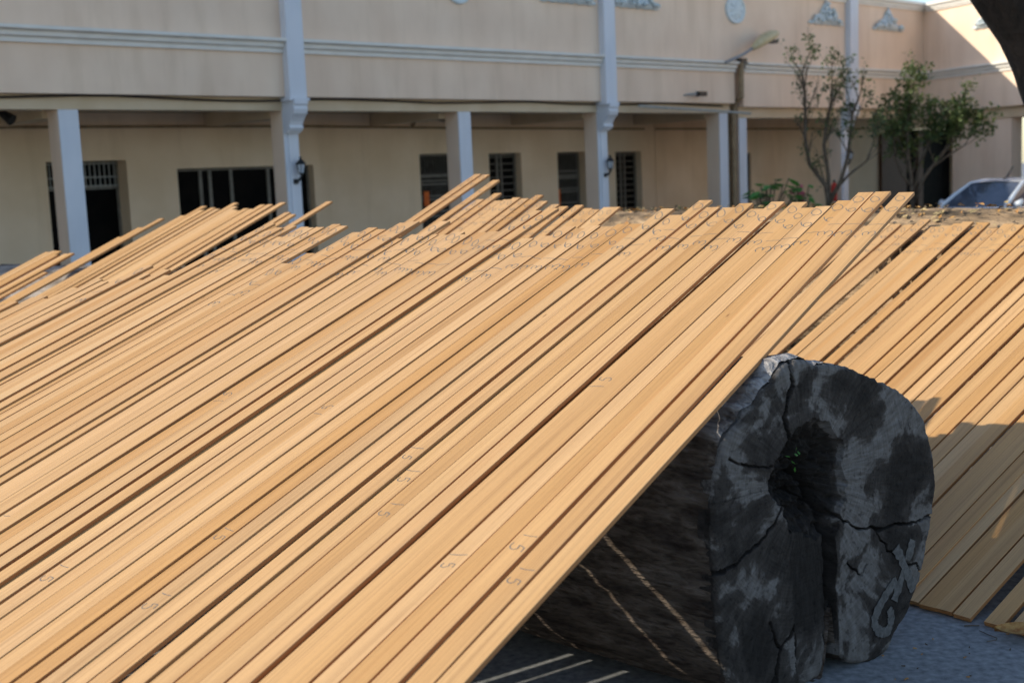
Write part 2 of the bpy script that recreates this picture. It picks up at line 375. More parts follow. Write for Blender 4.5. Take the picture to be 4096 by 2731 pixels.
# -- front rack
PA = Vector((1.9128773, 5.79694797, 1.79955))
dA = Vector((0.5686296, 0.76170564, 0.31058798)); nA = Vector((-0.18691822, -0.24804886, 0.95054371)); rA = nA.cross(dA).normalized()
KA = .874 / .885
PA = CAM + (PA - CAM) * KA
A = [(0, 0, 0), (.112, .001, .014), (.196, .002, .011), (.266, -.087, -.004), (.342, -.173, .007), (.419, -.193, .009), (.497, -.088, -.009),
     (.600, -.111, .020), (.688, -.171, -.008), (.769, -.115, .015), (.848, -.151, -.002), (.930, -.160, .014), (1.028, -.048, .010), (1.107, -.241, -.004),
     (1.188, -.166, .014), (1.266, -.366, .002), (1.344, -.367, .005), (1.422, -.398, 0), (1.503, -.396, .012), (1.581, -.41, -.004), (1.660, -.392, .007),
     (1.738, -.52, 0), (1.820, -.56, .009), (1.897, -.53, -.008), (1.938, -.124, .018), (2.030, -.154, .018), (2.124, -.45, .002), (2.203, -.458, -.001),
     (2.285, -.504, .013), (2.363, -.452, .004), (2.443, -.488, -.002), (2.520, -.489, -.004), (2.576, -.306, .018), (2.663, -.47, 0), (2.741, -.548, -.005),
     (2.800, -.312, .017), (2.886, -.305, .006), (2.988, -.404, .012), (3.068, -.388, .006), (3.146, -.455, 0), (3.224, -.778, -.004), (3.302, -.913, -.002),
     (3.380, -.319, .006), (3.458, -.293, .010), (3.536, -.36, 0), (3.614, -.372, .004), (3.692, -.341, .001), (3.770, -.481, -.006), (3.848, -.30, .006),
     (3.905, -.36, .004), (3.985, -.379, .004), (4.063, -.275, 0), (4.141, -1.11, .004), (4.219, -1.046, .009), (4.297, -1.2, 0), (4.375, -1.09, .004),
     (4.453, -.993, .008), (4.531, -1.13, 0), (4.609, -1.23, .006), (4.687, -1.21, .010), (4.765, -1.35, 0), (4.843, -1.505, .004), (4.921, -1.468, .008),
     (4.999, -1.479, 0), (5.077, -1.58, .004), (5.155, -1.62, .006), (5.233, -1.70, 0), (5.311, -1.66, .004), (5.389, -1.75, 0), (5.467, -1.8, .004), (.552, -.27, -.030)]
FIFTEEN = {6: (-2.052, False), 11: (-2.625, True), 10: (-2.747, True), 9: (-2.956, True), 15: (-3.234, True), 14: (-3.611, True), 21: (-3.604, True),
           29: (-3.422, True), 4: (-3.14, True), 2: (-3.014, True), 1: (-3.162, True), 19: (-2.459, False), 27: (-2.445, False)}
rA_ = random.Random(11)
SKEW = {0: .0, .112: .52, .196: .34, .266: .02, .342: -.2, .419: -.24, .497: -.2, .6: -.1, 1.028: -.32, 1.107: -.32, 1.188: -.25, 1.266: -.72, 1.344: -.72, 1.422: -.70, 1.503: -.62,
        1.581: -.58, 1.66: -.5, 1.738: -.42, 1.82: -.86, 1.897: -.80, 1.938: -.4, 2.03: -.62, 2.124: -.9, 2.203: -.86, 2.285: -.8, 2.363: -.7, 2.443: -.6, 2.52: -.5, 3.38: -.5, 3.458: -.7, 3.224: -.2}
ORDER = {s_: k for k, s_ in enumerate(sorted(q[0] for q in A))}
NA = len(A)
for i, (s, u, h) in enumerate(A):
    s_key = s
    s, u, h = s * KA, u * KA, (h * .46 if h > -.015 else h) * KA
    if i > 30: h += rA_.choice((-.004, 0, .004, .008))
    L = 5.45 + u + rA_.uniform(-.05, .05)
    org = PA + rA * s + dA * u + nA * h
    wd = .0772 if i else .0775
    jit = .16 if s < 3 else .3
    o, zf, yf = plank(org, dA, nA, L, wd - (rA_.choice((.0004, .001, .0018, .003)) if i < 7 else rA_.choice((.0016, .0026, .0038, .0052, .003))), .0165, R(SKEW.get(s_key, rA_.uniform(-jit, jit) * .8)), math.atan2(h * .8, L), rA_)
    what = 'raised teak plank' if h > .012 else 'teak plank'
    tag(o, '%s, %s from the right end of the big front row' % (what, ordinal(ORDER[s_key] + 1)), 'plank', 'planks leaning in the big front row')
    if i == 0: o['label'] = 'teak plank at the right end of the big front row, above the cut log'
    if u > -1.0:
        writing(o, '3160', L - .545 + rA_.uniform(-.02, .02) - (0 if i < 15 else rA_.uniform(0, .05)), .060, .137, zf, False, .0036 if i < 20 else .004, yf(L), rA_)
    if i in FIFTEEN:
        uu, fl = FIFTEEN[i]
        writing(o, '15', L - (u - uu * KA), .046, .052, zf, fl, .0030, 0, rA_)

# -- far row (behind the front one), its high right part and its left part
dB = Vector((math.sin(R(36.7)) * math.cos(R(21)), math.cos(R(36.7)) * math.cos(R(21)), math.sin(R(21))))
rowB = Vector((math.sin(R(-53)), math.cos(R(-53)), 0)); nB = dB.cross(rowB).normalized()
if nB.z < 0: nB = -nB
rB = nB.cross(dB).normalized()
PB = Vector((-0.128, 10.5, 1.9697))
def interp(t): return t
B = [(-1.72, -.775), (-1.64, -.755), (-1.56, -.80), (-1.48, -.765), (-1.385, -.735), (-1.24, -.725), (-1.13, -.675),
     (-.98, -.61), (-.86, -.485), (-.775, -.56), (-.69, -.55), (-.61, -.57), (-.52, -.575), (-.42, -.43), (-.32, -.535), (-.19, -.125), (0, 0), (.10, .02)]
CC = [(1.40, -.50), (1.64, -.745), (1.75, -.695), (2.01, -.485), (2.14, -.525), (2.24, -.525), (2.32, -.595), (2.40, -.59), (2.48, -.635), (2.56, -.6), (2.64, -.515), (2.73, -.42), (2.84, -.56), (2.94, -.525), (3.02, -.6), (3.10, -.495), (3.19, -.7), (3.40, -.79), (3.48, -1.0), (3.56, -1.19)]
DD = [(3.76, -1.615), (3.87, -1.60), (3.98, -1.64), (4.06, -1.545), (4.14, -1.54), (4.23, -1.56), (3.68, -1.99)]
rB_ = random.Random(5)
def far_rows(lst, where, group, marks, hh=0, sk=.25):
    for k, (s, u) in enumerate(lst):
        h = rB_.choice((0, .003, .008, .014)) + hh
        L = 5.0 + u + rB_.uniform(-.1, .05)
        o, zf, yf = plank(PB + rB * s + dB * u + nB * h, dB, nB, L, .074, .018, R(rB_.uniform(-sk, sk)), 0, rB_)
        tag(o, 'narrow teak plank, %s from the right in %s' % (ordinal(k + 1), where), 'plank', group)
        if marks: writing(o, '3160', L - .5 + rB_.uniform(-.05, .03), .05, .125, zf, False, .003, 0, rB_)
far_rows(B, 'the high far row before the barred doors', 'planks in the high far row', True)
far_rows(CC, 'the far row standing before the sliding door', 'planks in the far row before the sliding door', False)
far_rows(DD, 'the low bunch by the left column', 'planks in the low bunch at far left', False, .02)

# -- right rack
b0 = Vector((1.726, 5.182, .022)); rowE = Vector((.650, -.760, 0)).normalized(); hdE = Vector((.760, .650, 0)).normalized()
upE = (hdE * math.cos(R(20)) + Vector((0, 0, math.sin(R(20))))).normalized(); nE = upE.cross(-rowE).normalized()
if nE.z < 0: nE = -nE
Etop = [-2.74, -2.62, -2.51, -2.40, -2.31, -2.15, -2.07, -2.0, -1.93, -1.79, -1.675, -1.595, -1.52]
Eu = [4.15, 4.2, 4.17, 4.17, 4.26, 4.14, 4.16, 4.2, 4.23, 4.2, 4.11, 4.19, 4.18]
Esb = [(t - .0694) / 1.165 for t in Etop]
x = Esb[-1] + .088
while x < -.02: Esb.append(x); x += .0865
Esb += [0.0, .083, .163, .243, .378, .495, .58, .665, .75, .84, .92]
rE_ = random.Random(3)
nE_tot = len(Esb)
for k, s0 in enumerate(Esb):
    s1 = 1.165 * s0 + .0694
    u1 = Eu[k] if k < len(Eu) else 4.18 + rE_.uniform(-.08, .08)
    h = rE_.choice((0, .002, .004, .010)) if s0 < -.05 else (0 if s0 < .05 else .003 * (s0 < .3))
    ub = rE_.uniform(-.012, .012) if s0 < 0 else {0: .015}.get(int(s0 * 100), 0) + rE_.uniform(-.004, .004)
    pb = b0 + rowE * s0 + upE * ub + nE * h; pt = b0 + rowE * s1 + upE * u1 + nE * h
    dd = (pt - pb).normalized(); nn = (nE - dd * nE.dot(dd)).normalized(); L = (pt - pb).length
    wE = .0835 if s0 < -.05 else .0795
    o, zf, yf = plank(pt + rowE * rE_.choice((-.004, .0, .005)), dd, nn, L, wE, .02, R(rE_.uniform(-.12, .12)), 0, rE_)
    tag(o, 'teak plank, %s from the left in the right-hand row behind the cut log' % ordinal(k + 1), 'plank', 'planks leaning in the right-hand row')
    if k < 18: writing(o, '3160', L - .52 + rE_.uniform(-.04, .04), .05, .125, zf, False, .0036, 0, rE_)
    if k in (3, 5, 7, 8, 10, 12, 15, 18): writing(o, '15', L - 2.6 + rE_.uniform(-.3, .1), .045, .05, zf, True, .003, 0, rE_)

# ------------------------------------------------------------------ logs
def log_front():
    az = R(54); hx = Vector((math.sin(az), math.cos(az), 0)); nf = Vector((math.cos(az), -math.sin(az), 0))
    G = Vector((1.308, 4.639, 0)) + Vector((.81, -.59, 0)) * .03
    ax = Vector((math.sin(R(-54)), math.cos(R(-54)), 0))
    ctr = (-.17, .62)
    out = [(-.372, 1.251), (-.267, 1.217), (-.031, 1.161), (.092, 1.105), (.293, 1.005), (.382, .917), (.436, .768), (.459, .63), (.444, .546), (.422, .445), (.391, .355), (.361, .266), (.293, .147), (.203, .073), (.151, .011), (.10, -.004), (.0, 0), (-.10, .03), (-.15, .075),
           (-.178, .05), (-.20, .012), (-.30, -.005), (-.45, -.005), (-.60, .03), (-.70, .08), (-.765, .14), (-.80, .35), (-.818, .58), (-.811, .848), (-.785, .957), (-.755, 1.017), (-.665, 1.075), (-.645, 1.11), (-.60, 1.115), (-.565, 1.155), (-.51, 1.185), (-.46, 1.235), (-.43, 1.245)]
    pol = sorted((math.atan2(z - ctr[1], h - ctr[0]), math.hypot(h - ctr[0], z - ctr[1])) for h, z in out)
    def rad(t):
        n = len(pol)
        for i in range(n):
            a0, r0 = pol[i]; a1, r1 = pol[(i + 1) % n]
            if i == n - 1: a1 += 2 * math.pi
            tt = t if t >= a0 or i < n - 1 else t + 2 * math.pi
            if t < pol[0][0]: tt = t + 2 * math.pi
            if a0 <= tt <= a1: f = (tt - a0) / max(a1 - a0, 1e-6); return r0 + (r1 - r0) * f
        return .6
    def rim(t):
        r = rad(t)
        r += .010 * noise.noise((math.cos(t) * 5, math.sin(t) * 5, 3)) + .006 * noise.noise((math.cos(t) * 22, math.sin(t) * 22, 1)) + .003 * noise.noise((math.cos(t) * 70, math.sin(t) * 70, 8))
        dt = abs((t + math.pi / 2 + .03 + math.pi) % (2 * math.pi) - math.pi)
        if dt < .06: r -= (1 - dt / .06) ** .7 * .27
        return r
    cracks = [([(-.36, .86), (-.41, .70), (-.405, .45), (-.385, .20), (-.39, .02)], .010, .06), ([(-.30, .83), (-.20, .72), (-.19, .50), (-.18, .30), (-.19, .1)], .022, .10),
              ([(-.28, .72), (-.15, .62), (-.02, .55), (.12, .52), (.27, .51), (.44, .515)], .006, .05), ([(-.44, .76), (-.52, .66), (-.60, .61), (-.72, .56), (-.82, .55)], .0055, .05),
              ([(-.42, .95), (-.45, 1.05), (-.41, 1.16), (-.42, 1.25)], .008, .06), ([(-.10, .44), (-.02, .36), (.02, .40)], .0035, .03),
              ([(.08, .52), (.14, .42), (.24, .36), (.33, .33), (.37, .28)], .0035, .035),
              ([(-.55, .30), (-.48, .18), (-.52, .05)], .005, .025), ([(-.52, .88), (-.62, .9), (-.74, .95)], .004, .02), ([(-.40, .25), (-.47, .2), (-.55, .02)], .006, .03)]
    def segd(p, a, b):
        ab = (b[0] - a[0], b[1] - a[1]); t = max(0, min(1, ((p[0] - a[0]) * ab[0] + (p[1] - a[1]) * ab[1]) / (ab[0] ** 2 + ab[1] ** 2)))
        return math.hypot(p[0] - a[0] - ab[0] * t, p[1] - a[1] - ab[1] * t)
    NT, NR = 600, 130
    org = G + hx * ctr[0] + Vector((0, 0, ctr[1]))
    # local frame of the log: x along hx, y = -nf (inwards), z up
    verts = []; faces = []; ring = []; stain = []
    def depth(h, z):
        wob = noise.noise((h * 9, z * 9, 0)) * .016 + noise.noise((h * 34, z * 34, 0)) * .009
        hh, zz = h + wob, z + noise.noise((h * 9, z * 9, 5)) * .016 + noise.noise((h * 34, z * 34, 5)) * .009
        d = .010 * noise.noise((h * 4, z * 4, 2)) + .004 * noise.noise((h * 18, z * 18, 4)) + .0015 * noise.noise((h * 60, z * 60, 6))
        st = 0
        for pl, wv, dep in cracks:
            m = min(segd((hh, zz), pl[i], pl[i + 1]) for i in range(len(pl) - 1))
            if m < wv * 2.2:
                q = max(0, 1 - m / wv) ** .8 if m < wv else 0
                d += dep * q; st = max(st, .35 * max(0, 1 - m / (wv * 1.3)))
        # hollow heart
        e = math.hypot((hh + .31) / .185, (zz - .80) / .19) + .35 * noise.noise((h * 8, z * 8, 9)) + .12 * noise.noise((h * 30, z * 30, 2))
        if e < 1.15: d += .13 * max(0, 1.15 - e) ** .6 * (1 + .6 * noise.noise((h * 22, z * 22, 3)) + .3 * noise.noise((h * 55, z * 55, 7))); st = max(st, min(.35, 1.6 * max(0, 1.1 - e)))
        # lower wedge a step deeper
        if -.405 < hh < -.185 and zz < .74: d += .028
        return d, st
    for j in range(NR + 1):
        fr = (j / NR) ** .85
        for k in range(NT):
            t = -math.pi + 2 * math.pi * k / NT; r = rim(t) * fr
            h = ctr[0] + r * math.cos(t); z = ctr[1] + r * math.sin(t)
            dp, st = depth(h, z)
            edge = max(0, (fr - .97) / .03); dp += .012 * edge ** 2
            # broad dark stains that follow the weathering
            for (sh, sz, sr, am) in ((.02, 1.02, .13, .20), (.29, .72, .17, .22), (-.55, .55, .22, .10), (-.32, .38, .20, .26), (-.55, .2, .25, .20), (.12, .22, .2, .17), (.2, .52, .16, .10), (-.12, 1.12, .08, .15), (-.62, .97, .09, .12), (-.05, .55, .12, -.22), (-.1, .80, .16, -.12), (.02, .38, .1, -.12), (-.3, 1.05, .12, -.12), (.4, .5, .07, -.15), (-.72, .8, .12, -.02)):
                dd = math.hypot(h - sh, z - sz)
                if dd < sr: st += am * (1 - dd / sr)
            verts.append((r * math.cos(t), dp, r * math.sin(t)))
            pr = math.hypot(h + .33, z - .8); pa = math.atan2(z - .8, h + .33)
            ring.append((pr, pa, 0)); stain.append(st)
    # lip running back along the side
    for lipd in (.02, .05):
        for k in range(NT):
            t = -math.pi + 2 * math.pi * k / NT; r = rim(t) * (1 - lipd * .15)
            bx = Vector((r * math.cos(t), 0, r * math.sin(t))); sh = ax * lipd
            verts.append((bx.x + sh.dot(hx), .012 + sh.dot(-nf), bx.z)); ring.append((.6, t, 0)); stain.append(0)
    for j in range(NR + 2):
        for k in range(NT):
            a = j * NT + k; b = j * NT + (k + 1) % NT; faces.append((a, b, b + NT, a + NT))
    me = bpy.data.meshes.new('cut_end'); me.from_pydata(verts, [], faces); me.materials.append(M['logend'])
    at = me.attributes.new('ring', 'FLOAT_VECTOR', 'POINT'); at.data.foreach_set('vector', [c for v in ring for c in v])
    at = me.attributes.new('stain', 'FLOAT', 'POINT'); at.data.foreach_set('value', stain)
    face = bpy.data.objects.new('cut_end', me); COL.objects.link(face)
    # body swept back along the axis
    NB = 300; vb = []; fb = []
    dist = [.012, .03, .05] + [.08 + .04 * i for i in range(50)] + [2.2, 2.5, 2.9, 3.4, 4, 4.8, 5.7, 6.6, 7.2]
    crx = [( -2.75, .03, .05), (2.9, .02, .04), (-2.35, .018, .035), (2.45, .02, .05), (3.05, .015, .03), (2.05, .02, .04), (-2.0, .015, .03)]
    for di, dv in enumerate(dist):
        mixr = min(1, dv / 2.5)
        for k in range(NB):
            t = -math.pi + 2 * math.pi * k / NB
            r0 = rim(t) * .994; r = r0 * (1 - mixr) + (.60 + .01 * math.sin(2 * t)) * mixr
            if 1.5 < t < 2.75: r += .045 * math.sin((t - 1.5) / 1.25 * math.pi) ** .7 * min(1, dv / .05) * math.exp(-dv / .09)
            r += .012 * noise.noise((math.cos(t) * 4, math.sin(t) * 4, dv * 1.2)) + .007 * noise.noise((math.cos(t) * 16, math.sin(t) * 16, dv * 2)) + .009 * abs(noise.noise((math.cos(t) * 38, math.sin(t) * 38, dv * 1.6))) + .004 * noise.noise((math.cos(t) * 80, math.sin(t) * 80, dv * 5)) - .014 * max(0, noise.noise((math.cos(t) * 9 + 4, math.sin(t) * 9, dv * .8)) - .35)
            for (ct, cw, cdp) in crx:
                da = abs(t - ct - .05 * math.sin(dv * 2.3 + ct))
                if da < cw: r -= cdp * (1 - da / cw) * (.5 + .5 * math.cos(dv * 1.7 + ct))
            sh = ax * dv
            vb.append((r * math.cos(t) + sh.dot(hx), .006 + sh.dot(-nf), r * math.sin(t)))
    for i in range(len(dist) - 1):
        for k in range(NB):
            a = i * NB + k; b = i * NB + (k + 1) % NB; fb.append((a, b, b + NB, a + NB))
    fb.append(tuple(range(len(vb) - NB, len(vb))))
    me = bpy.data.meshes.new('weathered_log'); me.from_pydata(vb, [], fb); me.materials.append(M['frontlog'])
    me.polygons.foreach_set('use_smooth', [True] * len(me.polygons))
    lg = bpy.data.objects.new('weathered_log', me); COL.objects.link(lg)
    mt = Matrix.Identity(4)
    for r in range(3): mt[r][0], mt[r][1], mt[r][2], mt[r][3] = hx[r], -nf[r], (0, 0, 1)[r], org[r]
    lg.matrix_world = mt; face.parent = lg
    tag(lg, 'huge grey weathered log with a cracked black-stained cut end under the front planks', 'log')
    # faded painted marks on the cut end: an X and a hook
    def strip(pts, wv, nm):
        mb = MB(); prev = None; q = smooth_path(pts, 8) if len(pts) > 2 else [tuple(pts[0][c] + (pts[1][c] - pts[0][c]) * i / 14 for c in (0, 1)) for i in range(15)]
        for i, (h, z) in enumerate(q):
            n0 = q[max(0, i - 1)]; n1 = q[min(len(q) - 1, i + 1)]; dx, dz = n1[0] - n0[0], n1[1] - n0[1]; L = math.hypot(dx, dz)
            ww = wv * (.75 + .5 * random.random()) / 2
            a = (h - dz / L * ww, z + dx / L * ww); b = (h + dz / L * ww, z - dx / L * ww)
            cur = [(p[0] - ctr[0], min(depth(*p)[0], depth(h, z)[0]) - .004, p[1] - ctr[1]) for p in (a, b)]
            if prev: mb.add([prev[0], prev[1], cur[1], cur[0]], [(0, 1, 2, 3)])
            prev = cur
        return mb.build(nm, M['paintmark'], lg)
    strip([(.295, .44), (.245, .335), (.175, .215)], .045, 'paint_mark')
    strip([(.185, .43), (.245, .33), (.305, .225)], .042, 'paint_mark')
    strip([(.19, .30), (.12, .25), (.05, .175), (.07, .12), (.13, .10), (.16, .15), (.14, .19)], .04, 'paint_mark')
    return lg
log_front()

def round_log(name, p, az, r, L, m, label, seed, ns=120, squash=1.0):
    rnd = random.Random(seed); ax = Vector((math.sin(R(az)), math.cos(R(az)), 0)); sx = Vector((ax.y, -ax.x, 0))
    NS = 60; vs = []; fs = []
    for i in range(NS + 1):
        dv = L * i / NS
        for k in range(ns):
            t = 2 * math.pi * k / ns
            rr = r * (1 + .035 * noise.noise((math.cos(t) * 2 + seed, math.sin(t) * 2, dv * .9)) + .02 * noise.noise((math.cos(t) * 7, math.sin(t) * 7 + seed, dv * 3)) + .012 * noise.noise((math.cos(t) * 20, math.sin(t) * 20, dv * 9 + seed)))
            vs.append((dv, rr * math.cos(t), rr * math.sin(t) * squash))
    for i in range(NS):
        for k in range(ns):
            a = i * ns + k; b = i * ns + (k + 1) % ns; fs.append((a, b, b + ns, a + ns))
    fs.append(tuple(range(ns))[::-1]); fs.append(tuple(range(NS * ns, NS * ns + ns)))
    mb = MB(); mb.add(vs, fs); o = mb.build(name, m, None, True)
    mt = Matrix.Identity(4)
    for q in range(3): mt[q][0], mt[q][1], mt[q][2], mt[q][3] = ax[q], -sx[q], (0, 0, 1)[q], p[q]
    o.matrix_world = mt
    return tag(o, label, 'log')
# log under the right rack: rack tops bear on its flank
tc_ = b0 + rowE * (-2.0) + upE * 4.19
cE = tc_ + hdE * .50
cE.z = .775
rowBack = -rowE
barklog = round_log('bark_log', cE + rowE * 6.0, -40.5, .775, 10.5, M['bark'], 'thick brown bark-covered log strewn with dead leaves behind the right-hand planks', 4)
rn = random.Random(41); lit = MB()
for i in range(1500):
    dv = rn.uniform(.2, 10.2); a = rn.gauss(math.pi / 2, .62); rr = .775 * 1.012
    p = Vector((dv, rr * math.cos(a), rr * math.sin(a))); nrm = Vector((0, math.cos(a), math.sin(a))); e = Vector((1, 0, 0)); f = nrm.cross(e)
    th_ = rn.uniform(0, 6.28); u = e * math.cos(th_) + f * math.sin(th_); v = nrm.cross(u); sz = rn.uniform(.035, .085)
    p = p + nrm * rn.uniform(0, .03); lit.cur = rn.choice((0, 0, 1, 1, 2))
    lit.add([p, p + u * sz * .5 + v * sz * .24 + nrm * sz * rn.uniform(0, .3), p + u * sz + nrm * sz * rn.uniform(-.1, .2), p + u * sz * .5 - v * sz * .24 + nrm * sz * rn.uniform(0, .3)], [(0, 1, 2, 3)])
q = lit.build('leaf_litter', [M['dryleaf'], M['drygrass'], M['twig']], barklog); q['kind'] = 'stuff'
cB = PB + dB * -1.5 - nB * .70
cB.z = .66
round_log('weathered_log', cB - rowB * .9, -53, .60, 6.5, M['logside'], 'weathered log hidden under the far planks', 9, 90)

# ------------------------------------------------------------------ buildings
O = Vector((-6.0976, 17.9802, 0)); FAZ = 47.33
def wall(mb, t0, t1, y0, y1, z0, z1, ops):
    ts = sorted({t0, t1, *[v for o in ops for v in o[:2] if t0 < v < t1]})
    for a, b in zip(ts, ts[1:]):
        mid = (a + b) / 2; zz = z0
        for o in sorted([o for o in ops if o[0] < mid < o[1]], key=lambda o: o[2]):
            if o[2] > zz: mb.box((a, y0, zz), (b, y1, o[2]))
            zz = o[3]
        if zz < z1: mb.box((a, y0, zz), (b, y1, z1))
LEDGE = [(.0, 4.06), (-.045, 4.06), (-.045, 4.10), (-.025, 4.105), (-.03, 4.125), (-.09, 4.15), (-.09, 4.185), (-.065, 4.19), (-.07, 4.21), (-.155, 4.235), (-.155, 4.28), (.0, 4.30)]
TOPC = [(.0, 5.86), (-.05, 5.86), (-.05, 5.90), (-.09, 5.92), (-.09, 5.97), (-.16, 6.0), (-.16, 6.07), (.25, 6.09), (.25, 5.86)]
def pframe(poly, y): return [(p + y, q) for p, q in poly]

def column(par, t0, t1, zt, y0=0.0, dep=.36):
    mb = MB(); mb.box((t0, y0 + .012, .02), (t1, y0 + dep, zt)); c = mb.build('column', M['cream'], par)
    f = MB(); f.box((t0 + .004, y0 - .008, .02), (t1 - .004, y0 + .012, zt - .003)); f.build('column_face', M['white'], c)
    return c
def pilaster(par, t0, t1, zt=5.86):
    mb = MB(); mb.box((t0, -.30, 3.34), (t1, -.15, zt)); mb.box((t0, -.152, 3.34), (t1, -.0, 3.372)); p = mb.build('pilaster', M['white'], par)
    # corbel: scroll profile
    prof = [(0, 3.34), (-.36, 3.34), (-.36, 3.25), (-.33, 3.22), (-.345, 3.17), (-.32, 3.10), (-.25, 3.04), (-.20, 2.98), (-.17, 2.92), (-.19, 2.88), (-.15, 2.83), (-.10, 2.84), (-.10, 2.80), (-.02, 2.80), (-.02, 2.9), (0, 2.9)]
    c = MB(); c.prism(prof, t0 + .03, t1 - .03, 0); c.box((t0 - .03, -.335, 3.305), (t1 + .03, 0, 3.345)); c.build('corbel', M['white'], p)
    col = column(par, t0 + .02, t1 - .02, 3.30)
    q = MB(); q.box((t0 + .09, -.03, .1), (t1 - .07, -.006, 2.80)); q.build('raised_strip', M['white'], col)
    return p

def opening(par, kind, t0, t1, z0, z1, y=2.5, rec=.34, transom=None, mull=(), paper=None, rows=0):
    nm = 'door' if kind.endswith('door') else 'window'
    f = MB(); w_ = .045; yy = y + rec
    f.box((t0, yy - .05, z0), (t0 + w_, yy, z1)); f.box((t1 - w_, yy - .05, z0), (t1, yy, z1)); f.box((t0 + w_, yy - .05, z1 - w_), (t1 - w_, yy, z1))
    f.box((t0 + w_, yy - .05, z0), (t1 - w_, yy, z0 + w_))
    for m_ in mull: f.box((m_ - .03, yy - .055, z0 + w_), (m_ + .03, yy - .003, z1 - w_))
    if transom: f.box((t0 + w_, yy - .053, transom - .03), (t1 - w_, yy - .002, transom + .03))
    fr = f.build(nm, M['alu'], par)
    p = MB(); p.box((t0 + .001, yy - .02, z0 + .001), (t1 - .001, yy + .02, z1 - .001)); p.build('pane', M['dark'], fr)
    if kind.startswith('bar'):
        b = MB(); ya = yy - .09
        if rows:
            for r in range(rows):
                z = z0 + .08 + (z1 - z0 - .16) * r / (rows - 1); b.box((t0 + .03, ya - .012, z - .009), (t1 - .03, ya + .012, z + .009))
            b.box(((t0 + t1) / 2 - .016, ya - .02, z0), ((t0 + t1) / 2 + .016, ya + .02, z1))
        else:
            zb = transom if transom else z0; n = int((t1 - t0) / .085)
            for i in range(1, n): b.box((t0 + (t1 - t0) * i / n - .007, ya - .01, zb), (t0 + (t1 - t0) * i / n + .007, ya + .01, z1))
            for z in (zb + .03, zb + (z1 - zb) * .4, z1 - .04): b.box((t0 + .02, ya - .014, z - .010), (t1 - .02, ya + .014, z + .010))
        b.build('grille', M['bars'] if not rows else M['alu'], fr)
    if kind == 'gate_door':
        b = MB(); ya = yy - .09; n = 14
        for i in range(n): b.box((t0 + .03 + (t1 - t0 - .06) * i / (n - 1) - .006, ya, z0), (t0 + .03 + (t1 - t0 - .06) * i / (n - 1) + .006, ya + .014, z1 - .05))
        for z in (2.02, 1.93, 1.86, 1.62, 1.55, 1.3, 1.2, .9): b.box((t0 + .02, ya - .01, z - .014), (t1 - .03, ya + .02, z + .014))
        b.build('grille', M['alu'], fr)
    if paper:
        b = MB(); b.box((paper[0], yy - .115, paper[1]), (paper[2], yy - .108, paper[3])); b.build('paper_strip', M['orange'], fr)
    return fr

def relief(par, kind, t, z, wdt, hgt, y):
    mb = MB()
    if kind == 'round':
        n = 40; rr = wdt / 2
        prof = [(rr, 0), (rr, .035), (rr * .93, .05), (rr * .84, .048), (rr * .8, .025), (rr * .72, .03), (rr * .6, .04), (rr * .4, .055), (rr * .2, .06), (.001, .065)]
        vs = []; fs = []
        for r_, d_ in prof:
            for k in range(n):
                a = 2 * math.pi * k / n; vs.append((t + r_ * math.cos(a), y - d_ - (.012 * math.cos(a * 8) if .2 * rr < r_ < .75 * rr else 0), z + r_ * math.sin(a) * hgt / wdt))
        for i in range(len(prof) - 1):
            for k in range(n): a = i * n + k; b = i * n + (k + 1) % n; fs.append((a, b, b + n, a + n))
        mb.add(vs, fs)
    else:
        # scrolled triangular crest: thick plate with raised bosses
        half = wdt / 2; up = []
        for i in range(13):
            q = i / 12; up.append((t - half + half * q, z + hgt * (q ** 1.9) + .02 * math.sin(q * 18)))
        pts = [(t - half - .03, z - .01)] + up + [(2 * t - a, b) for a, b in up[::-1][1:]] + [(t + half + .03, z - .01)]
        low = [(t + half * (1 - 2 * i / 14), z - .035 - .03 * abs(math.sin(i * 1.3))) for i in range(15)]
        mb.prism(pts + low, y - .05, y + .01, 1)
        rn = random.Random(int(t * 10))
        for i in range(34):
            px = t + rn.uniform(-1, 1) * half * .9; q = 1 - abs(px - t) / half; pz = z + rn.uniform(0, .85) * hgt * q ** 1.6 + .01
            rr = rn.uniform(.03, .075)
            mb.tube([(px + rn.uniform(-.06, .06), y - .05, pz), (px, y - .05 - rr * .7, pz + .02), (px + rn.uniform(-.06, .06), y - .05, pz + .05)], [rr * .6, rr, rr * .5], 7)
        mb.tube([(t - .09, y - .05, z + hgt * .62), (t - .08, y - .085, z + hgt * .3), (t, y - .095, z + hgt * .1), (t + .08, y - .085, z + hgt * .3), (t + .09, y - .05, z + hgt * .62)], .022, 7)
    return mb.build('relief_ornament', M['plaque'], par, True)

bl = empty('building', O, R(90 - FAZ), 'long cream two-storey building with white columns and a shaded ground-floor gallery', 'building')
T0, T1 = -9.0, 15.30
ops = [(.52, 1.90, .15, 2.50), (2.83, 5.66, .15, 2.33), (8.25, 9.28, .15, 2.48), (10.15, 11.10, 1.0, 2.46), (12.23, 13.22, .15, 2.45), (14.17, 15.10, 1.0, 2.42)]
mb = MB(); wall(mb, T0, T1 + .3, 2.5, 2.95, 0, 3.29, ops); mb.build('back_wall', M['inner'], bl)
mb = MB(); mb.box((T0, -.15, 3.375), (T1, .12, 5.98)); mb.box((T1, -.15, 4.301), (15.619, .12, 5.98)); mb.build('upper_wall', M['cream'], bl)
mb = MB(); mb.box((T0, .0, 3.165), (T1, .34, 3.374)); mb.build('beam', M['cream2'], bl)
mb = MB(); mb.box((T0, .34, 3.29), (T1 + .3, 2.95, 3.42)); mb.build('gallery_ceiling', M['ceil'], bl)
mb = MB(); mb.box((T0, -.1, .0), (T1 + .2, 2.5, .148)); mb.build('gallery_floor', M['concrete'], bl)
